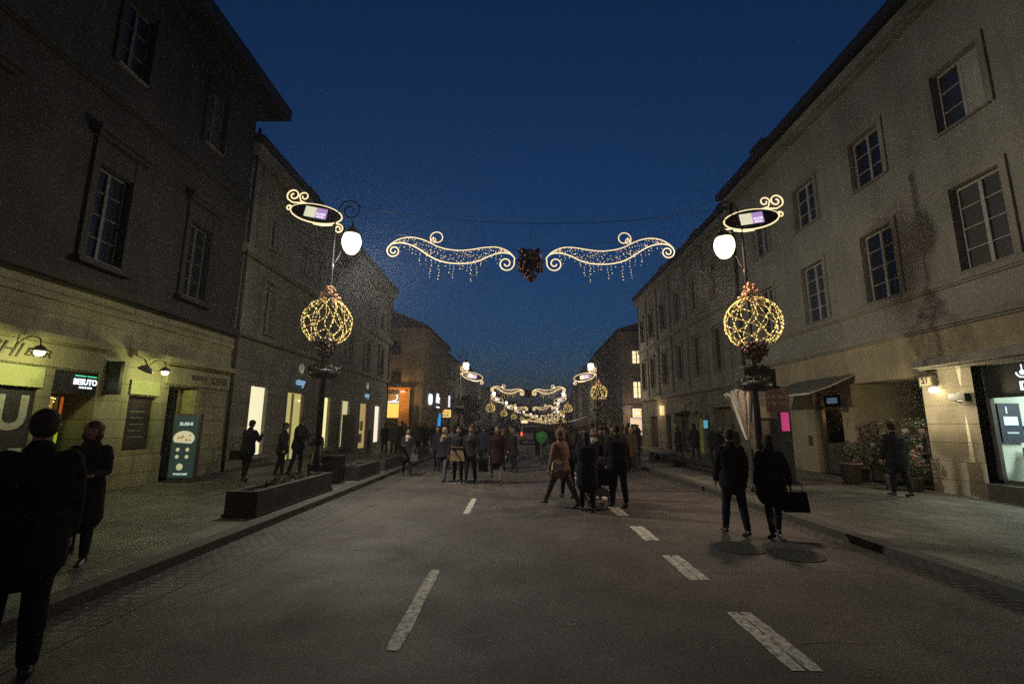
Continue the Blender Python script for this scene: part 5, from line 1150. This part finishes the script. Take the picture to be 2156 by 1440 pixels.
    for k, (hip, kn, ank, a) in enumerate((L, Rr)):
        p = min(0, a) * .9; A = J(ank); m = MB(); f = lambda y, z: A + rotx(Vector((0, y * H, z * H)), p)
        limb(m, [f(-.022, -.02), f(.03, -.022), f(.085, -.028), f(.105, -.03)], [(.022 * H, .022 * H), (.025 * H, .022 * H), (.027 * H, .014 * H), (.022 * H, .011 * H)], 10)
        limb(m, [f(0, -.02), f(0, .03)] + ([J(ank.lerp(kn, .35)), J(ank.lerp(kn, .6))] if boots else []), [.024 * H, .025 * H] + ([.034 * H, .037 * H] if boots else []), 10); link('shoe', remesh(m, .01, m_shoe, 'shoe'), t)
    # jacket or coat
    m = MB(); hz = hem * H; cz = lambda k: pel + up * k * H
    prof = [(neck - up * .004 * H, .05, .045), (shz + up * .005 * H, .1, .06), (cz(.24), .118 * B, .074 * B), (cz(.17), .112 * B, .078 * B), (cz(.08), .102 * B, .075 * B), (cz(.01), .112 * B, .084 * B)]
    bottom = hem * H; sp = max(abs(D['lh']), abs(D['rh'])); mid = (J(L[1]) + J(Rr[1])) / 2
    if bottom < pel.z - .05 * H:
        for q in (.35, .7, 1):
            z = pel.z + (bottom - pel.z) * q; fl = 1 + skirt * q; prof.append((Vector((0, (mid.y) * q * .45, z)), .112 * B * fl, (.086 + .05 * q * math.sin(sp) * 1.6) * B * fl))
    elif bottom < pel.z: prof.append((Vector((0, 0, bottom)), .113 * B, .086 * B))
    limb(m, [p[0] for p in prof], [(p[1] * H, p[2] * H) for p in prof], 18)
    for S0, E_, W, d2, sx in arms:
        q = B ** .8; limb(m, [S0 - Vector((sx * .015 * H, 0, 0)), S0.lerp(E_, .4), E_, E_.lerp(W, .5), W - d2 * .006 * H], [.043 * H * q, .04 * H * q, .034 * H * q, .031 * H * q, .026 * H * q], 12)
    if collar: limb(m, [neck - up * .012 * H, neck + up * .014 * H], [(.056 * H, .052 * H), (.046 * H, .046 * H)], 12)
    tc = 'coat' if hem < .45 else 'jacket'
    jo = link(tc, remesh(m, .012 if fine else .016, CL[top], tc, 2), t)
    # hair or headgear
    m = MB(); hm = lambda x, y, z: HM @ Vector((x * hs, y * hs, z * hs))
    def ell(c, r, sgm=12):
        b = MB(); b.ball((0, 0, 0), 1, 16, scale=r); m.add([HM @ Vector((v[0] * hs + c[0] * hs, v[1] * hs + c[1] * hs, v[2] * hs + c[2] * hs)) for v in b.v], b.f, 0, True)
    if hood:
        ell((0, -.07, .04), (.42, .46, .55)); ell((0, -.2, -.35), (.45, .35, .25)); link('hood', remesh(m, .012, CL[top], 'hood'), t)
    elif hstyle == 'hat':
        ell((0, -.03, .2), (.385, .45, .36)); link('hat', remesh(m, .009, CL['char'], 'hat'), t)
        m = MB(); ell((0, -.1, -.05), (.35, .36, .36)); link('hair', remesh(m, .01, HR[hair], 'hair'), t)
    else:
        ell((0, -.055, .13), (.37, .43, .41)); ell((0, -.13, -.08), (.345, .35, .33))
        if hstyle in ('bob', 'long', 'curly'):
            for sx in (-1, 1): ell((sx * .27, -.06, -.2), (.15 if hstyle != 'curly' else .24, .24, .36))
            ell((0, -.26, -.25), (.34, .22, .42))
            if hstyle == 'curly': ell((0, -.15, .2), (.5, .47, .42))
            if hstyle == 'long': ell((0, -.3, -.6), (.33, .2, .55))
        if hstyle == 'bun': ell((0, -.4, .35), (.17, .17, .17))
        link('hair', remesh(m, .009, HR[hair], 'hair'), t)
    if scarf:
        m = MB(); limb(m, [neck - up * .015 * H, neck + up * .016 * H], [(.07 * H, .066 * H), (.056 * H, .054 * H)], 14); limb(m, [neck + Vector((.02 * H, .06 * H, 0)), chest + Vector((.025 * H, .085 * H, 0))], [(.025 * H, .014 * H), (.03 * H, .012 * H)], 8)
        link('scarf', remesh(m, .012, CL[scarf], 'scarf'), t)
    t['hand'] = 0; del t['hand']
    Mt = Matrix.Translation(Vector(loc)) @ Matrix.Rotation(rz, 4, 'Z')
    return t, [Mt @ (a[2] + a[3] * .05 * H) for a in arms], Mt
def bag(loc, w_, h, d, rz, m_, label, cat='bag', strap=.25, strap_to=None):
    t = thing('handbag', label, cat, loc, rz); m = MB(); m.hexa([(-w_ / 2, -d / 2, -h), (w_ / 2, -d / 2, -h), (w_ / 2, d / 2, -h), (-w_ / 2, d / 2, -h), (-w_ * .44, -d * .3, 0), (w_ * .44, -d * .3, 0), (w_ * .44, d * .3, 0), (-w_ * .44, d * .3, 0)]); m.build('pouch', m_, t)
    m = MB(); m.tube(smooth_path([(-w_ * .35, 0, -.01), (-w_ * .25, 0, strap * .8), (w_ * .25, 0, strap * .8), (w_ * .35, 0, -.01)]), .008, 6); m.build('strap', m_, t); return t
Z = .125
A180 = math.pi
# foreground left
person((-3.6, 3.6, 0), R(42), 1.88, 'big man in a black jacket seen from behind, nearest the camera at the left edge', dict(lean=-1, ls=12, le=30, rs=4, re=10, lh=5, rh=-4), 'black', .4, 'black', 'dark', 'short', fine=True, bulk=1.2, legw=1.15)
person((-5.21, 5.84, Z), R(205), 1.65, 'woman with curly hair, glasses and dark knee coat facing us behind the big man', dict(lh=10, rh=-6, rk=14, ls=14, le=70, rs=6, re=60), 'black', .31, 'ink', 'brown', 'curly', fine=True, scarf='char', skirt=.1, bulk=1.05)
m = MB(); m.tube([(-.03, 0, 0), (.03, 0, 0)], .02, 6)
# glasses of the curly haired woman
g_ = bpy.data.objects['person.001']; m = MB()
for s in (-1, 1): m.tube([(s * .032 + .024 * math.cos(a), .125, 1.545 + .02 * math.sin(a)) for a in [R(q) for q in range(0, 360, 30)]], .003, 5, closed=True)
m.tube([(-.009, .128, 1.548), (.009, .128, 1.548)], .003, 5); m.build('glasses', m_blackp, g_)
m = MB(); leaf_cloud(m, (.06, .13, 1.2), .05, .015, .07, 26, .02); m.build('brooch', CL['pale'], g_)
# left pavement
p, h_, _ = person((-7.74, 13.8, Z), R(-12), 1.74, 'man with crossbody strap looking at his phone by the first bright window', dict(ls=22, le=95, rs=30, re=100, lh=6, rh=-10, rk=12, htilt=14), 'ink', .47, 'black', 'dark', 'hat', fine=True, bulk=1.08, legw=.95)
bag((-8.05, 13.75, 1.0), .34, .26, .13, R(10), CL['black'], 'dark crossbody bag at the hip of the man with the phone')
person((-7.1, 15.6, Z), R(-95), 1.88, 'tall man in thick dark jacket bending his head towards the lamp post', dict(lean=5, htilt=22, ls=25, le=60, rs=22, re=65, lh=5, rh=-8), 'black', .47, 'ink', 'dark', 'short', fine=True, bulk=1.15)
person((-7.5, 15.35, Z), R(-70), 1.66, 'shorter person with a backpack hump standing behind the tall head bending man', dict(lean=3, lh=4, rh=-6), 'char', .45, 'black', 'dark', 'hat', bulk=1.15)
person((-6.45, 15.7, Z), R(80), 1.45, 'youngster in black half hidden by the left lamp post, facing the tall man', dict(ls=35, le=60, htilt=10), 'black', .45, 'black', 'dark', 'short', bulk=1.05)
person((-8.58, 27.9, Z), R(-50), 1.3, 'child in a grey anorak looking into the last bright shop windows', dict(lh=12, rh=-10), 'grey', .42, 'black', 'dark', 'short', kids=True, hood=True)
person((-7.2, 26.3, Z), R(10), 1.68, 'person in black with hands joined in front of the narrow bright window', dict(ls=15, le=70, rs=15, re=70), 'black', .46, 'black', 'dark', 'short', bulk=1.08)
person((-6.35, 25.0, Z), R(5), 1.66, 'man in pale grey jacket seen from behind on the left pavement', dict(lh=8, rh=-8), 'grey', .48, 'char', 'dark', 'short', bulk=1.12)
person((-5.75, 24.7, Z), R(-8), 1.62, 'woman in brown grey jacket walking beside the pale grey jacket man', dict(lh=-8, rh=10, rk=4), 'brown', .46, 'ink', 'brown', 'long', bulk=1.05)
p, h_, _ = person((-3.75, 16.7, 0), R(195), 1.6, 'woman in dark coat with patterned bag walking towards us along the left kerb', dict(lh=14, rh=-10, rk=14, rs=20, re=70), 'char', .38, 'ink', 'brown', 'bun', scarf='pale', bulk=1.05)
bag((-3.45, 16.45, .75), .26, .22, .1, 0, CL['pattern'], 'patterned bag carried by the woman on the left kerb')
# the walking group in the carriageway
person((-2.2, 15.05, 0), R(160), 1.69, 'fair haired woman in plum jacket and light jeans at the left of the walking trio', dict(lh=20, lk=10, rh=-14, rk=14, hturn=-20), 'plum', .46, 'denim', 'fair', 'bob', bulk=1.04, scarf='tan')
p, h_, _ = person((-1.76, 15.0, 0), R(182), 1.7, 'bearded man in dark jacket in the middle of the walking trio, tan bag in front', dict(lh=5, rh=-5, ls=12, le=75, rs=12, re=75), 'char', .5, 'black', 'dark', 'short', bulk=1.06)
bag((-1.76, 14.72, .98), .46, .3, .14, 0, CL['tan'], 'tan shopping bag held in front of the bearded man', strap=.12)
person((-1.34, 14.8, 0), R(176), 1.74, 'slim man in dark jacket and black trousers at the right of the walking trio', dict(lh=-8, rh=12, rk=4, lk=6), 'char', .47, 'black', 'dark', 'short', bulk=1.05, scarf='grey')
person((-.54, 14.85, 0), R(185), 1.76, 'woman in wine dark coat with bare knees and black ankle boots crossing alone', dict(lh=12, rh=-22, rk=40, lab=14), 'wine', .36, 'ink', 'brown', 'long', bulk=1.03, skirt=.12, skinlegs=True)
bag((-.95, 14.8, .72), .3, .36, .12, 0, CL['black'], 'big black bag hanging beside the woman in the wine dark coat', strap=.3)
person((-3.0, 18.6, 0), R(170), 1.7, 'man in dark blue jacket just behind the walking trio', dict(lh=10, rh=-8), 'plum', .47, 'black', 'dark', 'short')
# centre right group
p, h_, _ = person((1.05, 10.75, 0), R(42), 1.73, 'woman in brown fur jacket and patterned skirt striding with legs wide apart', dict(lh=28, lk=3, rh=-26, rk=6, ls=8, rs=-4, re=50), 'fur', .45, 'pattern', 'fair', 'long', fine=True, bulk=1.12, hood=True, legw=1.12, boots=True)
bag((.95, 10.45, .98), .26, .15, .12, R(10), CL['pale'], 'small pale handbag at the hip of the woman in the fur jacket', strap=.05)
person((1.55, 10.2, 0), R(-6), 1.67, 'woman in long dark coat pushing the pram, seen from behind', dict(lh=8, rh=-4, ls=30, le=40, rs=32, re=45, rk=6), 'ink', .33, 'black', 'dark', 'bob', fine=True, bulk=1.18, skirt=.06)
person((2.35, 10.85, 0), R(4), 1.82, 'broad man in dark jacket standing right of the pram, seen from behind', dict(lh=3, rh=-3, lout=3, rout=3), 'black', .46, 'ink', 'dark', 'short', fine=True, bulk=1.22, legw=1.1)
person((2.0, 12.0, 0), R(180), 1.7, 'person in dark coat with pinkish scarf facing us beyond the pram', dict(), 'black', .4, 'black', 'brown', 'bob', scarf='pale')
person((1.35, 12.1, 0), R(15), 1.66, 'woman with dark hair standing just beyond the pram pusher', dict(), 'char', .42, 'black', 'dark', 'long')
person((2.95, 13.4, 0), R(0), 1.68, 'person in olive jacket beyond the broad man', dict(lh=8, rh=-8), 'olive', .46, 'ink', 'brown', 'short')
t = thing('pram', 'dark pram with wire basket between the long coat woman and the broad man', 'pram', (1.98, 11.25, 0), R(-3))
m = MB(); pr = [(-.26, .05), (-.28, .45), (-.2, .62), (.2, .62), (.28, .45), (.26, .05)]; m.hexa([(-.24, -.35, .45), (.24, -.35, .45), (.24, .4, .45), (-.24, .4, .45), (-.27, -.42, .82), (.27, -.42, .82), (.27, .45, .78), (-.27, .45, .78)]); m.build('seat', CL['black'], t)
m = MB(); m.ball((0, .1, .82), .3, 14, scale=(.9, 1.05, .85)); m.build('canopy', CL['ink'], t)
m = MB()
for s in (-1, 1): m.tube([(s * .26, .35, .12), (s * .25, -.1, .5), (s * .24, -.55, 1.02)], .013, 6); m.tube([(s * .26, -.35, .12), (s * .25, .1, .55)], .013, 6)
m.tube([(-.24, -.55, 1.02), (.24, -.55, 1.02)], .017, 6); m.build('frame', m_iron, t)
m = MB(); m.hexa([(-.2, -.28, .2), (.2, -.28, .2), (.2, .25, .2), (-.2, .25, .2), (-.23, -.32, .34), (.23, -.32, .34), (.23, .28, .34), (-.23, .28, .34)]); m.build('basket', plain('basket_grey', (.16, .14, .13), .7, .6, 30), t)
for s in (-1, 1):
    for y in (-.37, .37): m = MB(); m.tube([(s * .27 - .015, y, .11), (s * .27 + .015, y, .11)], .11, 14); m.build('wheel', m_blackp, t)
# right couple
person((3.72, 8.2, 0), R(-3), 1.75, 'man of the walking couple on the right, dark jacket, seen from behind', dict(lh=10, rh=-8, rk=8, lk=2, lab=10), 'black', .46, 'ink', 'dark', 'short', fine=True, bulk=1.14, legw=1.08)
person((4.3, 8.05, 0), R(-5), 1.66, 'woman of the walking couple on the right, long hair and flared coat', dict(lh=-6, lk=10, rh=14, rk=4, rab=20), 'black', .4, 'ink', 'dark', 'long', fine=True, bulk=1.1, skirt=.22, boots=True)
bag((4.66, 8.05, .73), .4, .32, .13, R(-4), CL['black'], 'boxy black bag swinging at the right side of the couple woman', strap=.17)
person((9.5, 11.9, Z), R(2), 1.78, 'solid man in black from behind in front of the flower passage', dict(lh=4, rh=-5, lab=14, rab=14, lout=4, rout=4), 'black', .42, 'black', 'dark', 'short', fine=True, bulk=1.25, legw=1.1)
# right background group
for k, (x, y, rz, H, lb, tp, hr, hs_) in enumerate([(7.95, 23.0, 40, 1.62, 'hooded person at the left end of the group by the right bench', 'char', 'dark', 'hat'), (8.6, 22.6, 20, 1.76, 'taller person in a hood standing second in the group by the right bench', 'black', 'dark', 'short'),
    (9.0, 21.5, -40, 1.66, 'person in front of the cyan panel in the group by the right bench', 'ink', 'brown', 'short'), (9.5, 21.7, 100, 1.65, 'woman with bobbed hair at the right end of the bench group', 'char', 'brown', 'bob'),
    (9.3, 20.3, 170, 1.7, 'person facing us before the copper glinting shop window', 'black', 'dark', 'short'), (8.6, 18.6, 10, 1.72, 'person in black left of the draped cloth on the right pavement', 'black', 'dark', 'short')]):
    person((x, y, Z), R(rz), H, lb, dict(lh=6 - k, rh=-6 + k, ls=10 * (k % 3), le=30), tp, .44, 'ink', hr, hs_, bulk=1.1, hood=(k < 2))
# balloon and the child holding it
p, h_, _ = person((1.62, 25.3, 0), R(160), 1.05, 'small child in a green overall under the green balloon', dict(rs=60, re=30), 'green', .3, 'green', 'fair', 'short', kids=True)
t = thing('balloon', 'shiny green balloon floating over the small child in the road', 'balloon', (1.42, 24.9, 1.12))
m = MB(); m.lathe([(.0, -.36), (.03, -.34), (.12, -.26), (.25, -.1), (.29, .06), (.26, .2), (.15, .3), (.0, .33)], seg=24); m.build('skin', emit('balloon_green', S((38, 92, 42)), .45), t)
m = MB(); m.tube([(0, 0, -.34), (.05, .1, -.5), (.2, .25, -.6)], .004, 4); m.build('string', CL['pale'], t)
# the crowd down the street: individual walkers made from eight kinds
PROT = []
protos = [('black', .46, 'ink', 'dark', 'short', dict(lh=14, rh=-12, rk=12)), ('char', .4, 'black', 'brown', 'long', dict(lh=-12, lk=10, rh=12)), ('ink', .46, 'denimd', 'dark', 'hat', dict(lh=6, rh=-6)), ('brown', .36, 'black', 'fair', 'bob', dict(lh=10, rh=-10, rk=8)),
          ('olive', .47, 'black', 'dark', 'short', dict(lh=-8, rh=10)), ('wine', .42, 'ink', 'brown', 'long', dict(lh=8, rh=-8)), ('black', .38, 'black', 'grey', 'hat', dict(lh=12, rh=-10)), ('grey', .47, 'ink', 'dark', 'short', dict(lh=4, rh=-4))]
pl = ['man in black jacket', 'long haired woman in charcoal', 'man in ink blue and hat', 'fair woman in brown coat', 'man in olive jacket', 'woman in wine red coat', 'grey haired walker in hat', 'man in grey jacket']
rnd = random.Random(21); spots = []
def okspot(x, y):
    px = 1084 + 977 * x / y
    if 1085 < px < 1128 and y < 44: return False
    if 1128 <= px < 1152 and y < 27: return False
    return all((x - a) ** 2 + (y - b) ** 2 > .55 for a, b in spots)
tries = 0
while len(spots) < 176 and tries < 8000:
    tries += 1; y = 18 + 66 * rnd.random() ** 1.25; px = rnd.choice([rnd.uniform(835, 1085), rnd.uniform(1128, 1345), rnd.uniform(1150, 1330)]); x = (px - 1084) / 977 * y + hx(y)
    if x < -9 or x > 10.6 or (y < 24 and x < -2.9) or (x < -4 and x > -6 and y < 27) or (y < 26 and x > 5.6): continue
    if okspot(x, y): spots.append((x, y))
spots.sort(key=lambda q: q[1])
for i, (x, y) in enumerate(spots):
    k = i % 8; z = (Z if (x < KL or x > KR) else 0) + gz(y); rz = rnd.choice([0, 180, 180, 0, 90]) + rnd.uniform(-30, 30); zone = 'left pavement' if x < KL else ('right pavement' if x > KR + hx(y) else ('left road half' if x < 1 else 'right road half'))
    dist = 'nearest part' if y < 24 else ('near part' if y < 32 else ('middle' if y < 45 else 'far part'))
    fc = (math.degrees(R(rz)) + 360) % 360; fc = 'facing us' if 130 < fc < 230 else ('seen from behind' if fc < 50 or fc > 310 else 'turned sideways')
    lb = '%s %s, %s of crowd, %s' % (pl[k], fc, dist, zone)
    if i < 8:
        a, b, c, d, e, f = protos[k]; o = person((x, y, z), R(rz), rnd.uniform(1.62, 1.78), lb, f, a, b, c, d, e, bulk=1.08)[0]; PROT.append(o)
    else:
        o = copy_tree(PROT[k]); o.location = (x, y, z); o.rotation_euler = (0, 0, R(rz)); s = rnd.uniform(.95, 1.04); o.scale = (s, s, s); o['label'] = lb
    o['group'] = 'crowd walking down the street'

# ------------------------------------------------------------------ thin haze volume added for a glow round the lamps
m = bpy.data.materials.new('haze_glow'); m.use_nodes = True; n = m.node_tree; n.nodes.clear(); o_ = n.nodes.new('ShaderNodeOutputMaterial'); v_ = n.nodes.new('ShaderNodeVolumePrincipled')
v_.inputs['Color'].default_value = (.9, .92, 1, 1); v_.inputs['Density'].default_value = .0012; v_.inputs['Anisotropy'].default_value = .75; n.links.new(v_.outputs[0], o_.inputs['Volume'])
mb = MB(); mb.box(-60, 60, -31, 262, -5, 24); o = mb.build('haze', m); o['kind'] = 'stuff'
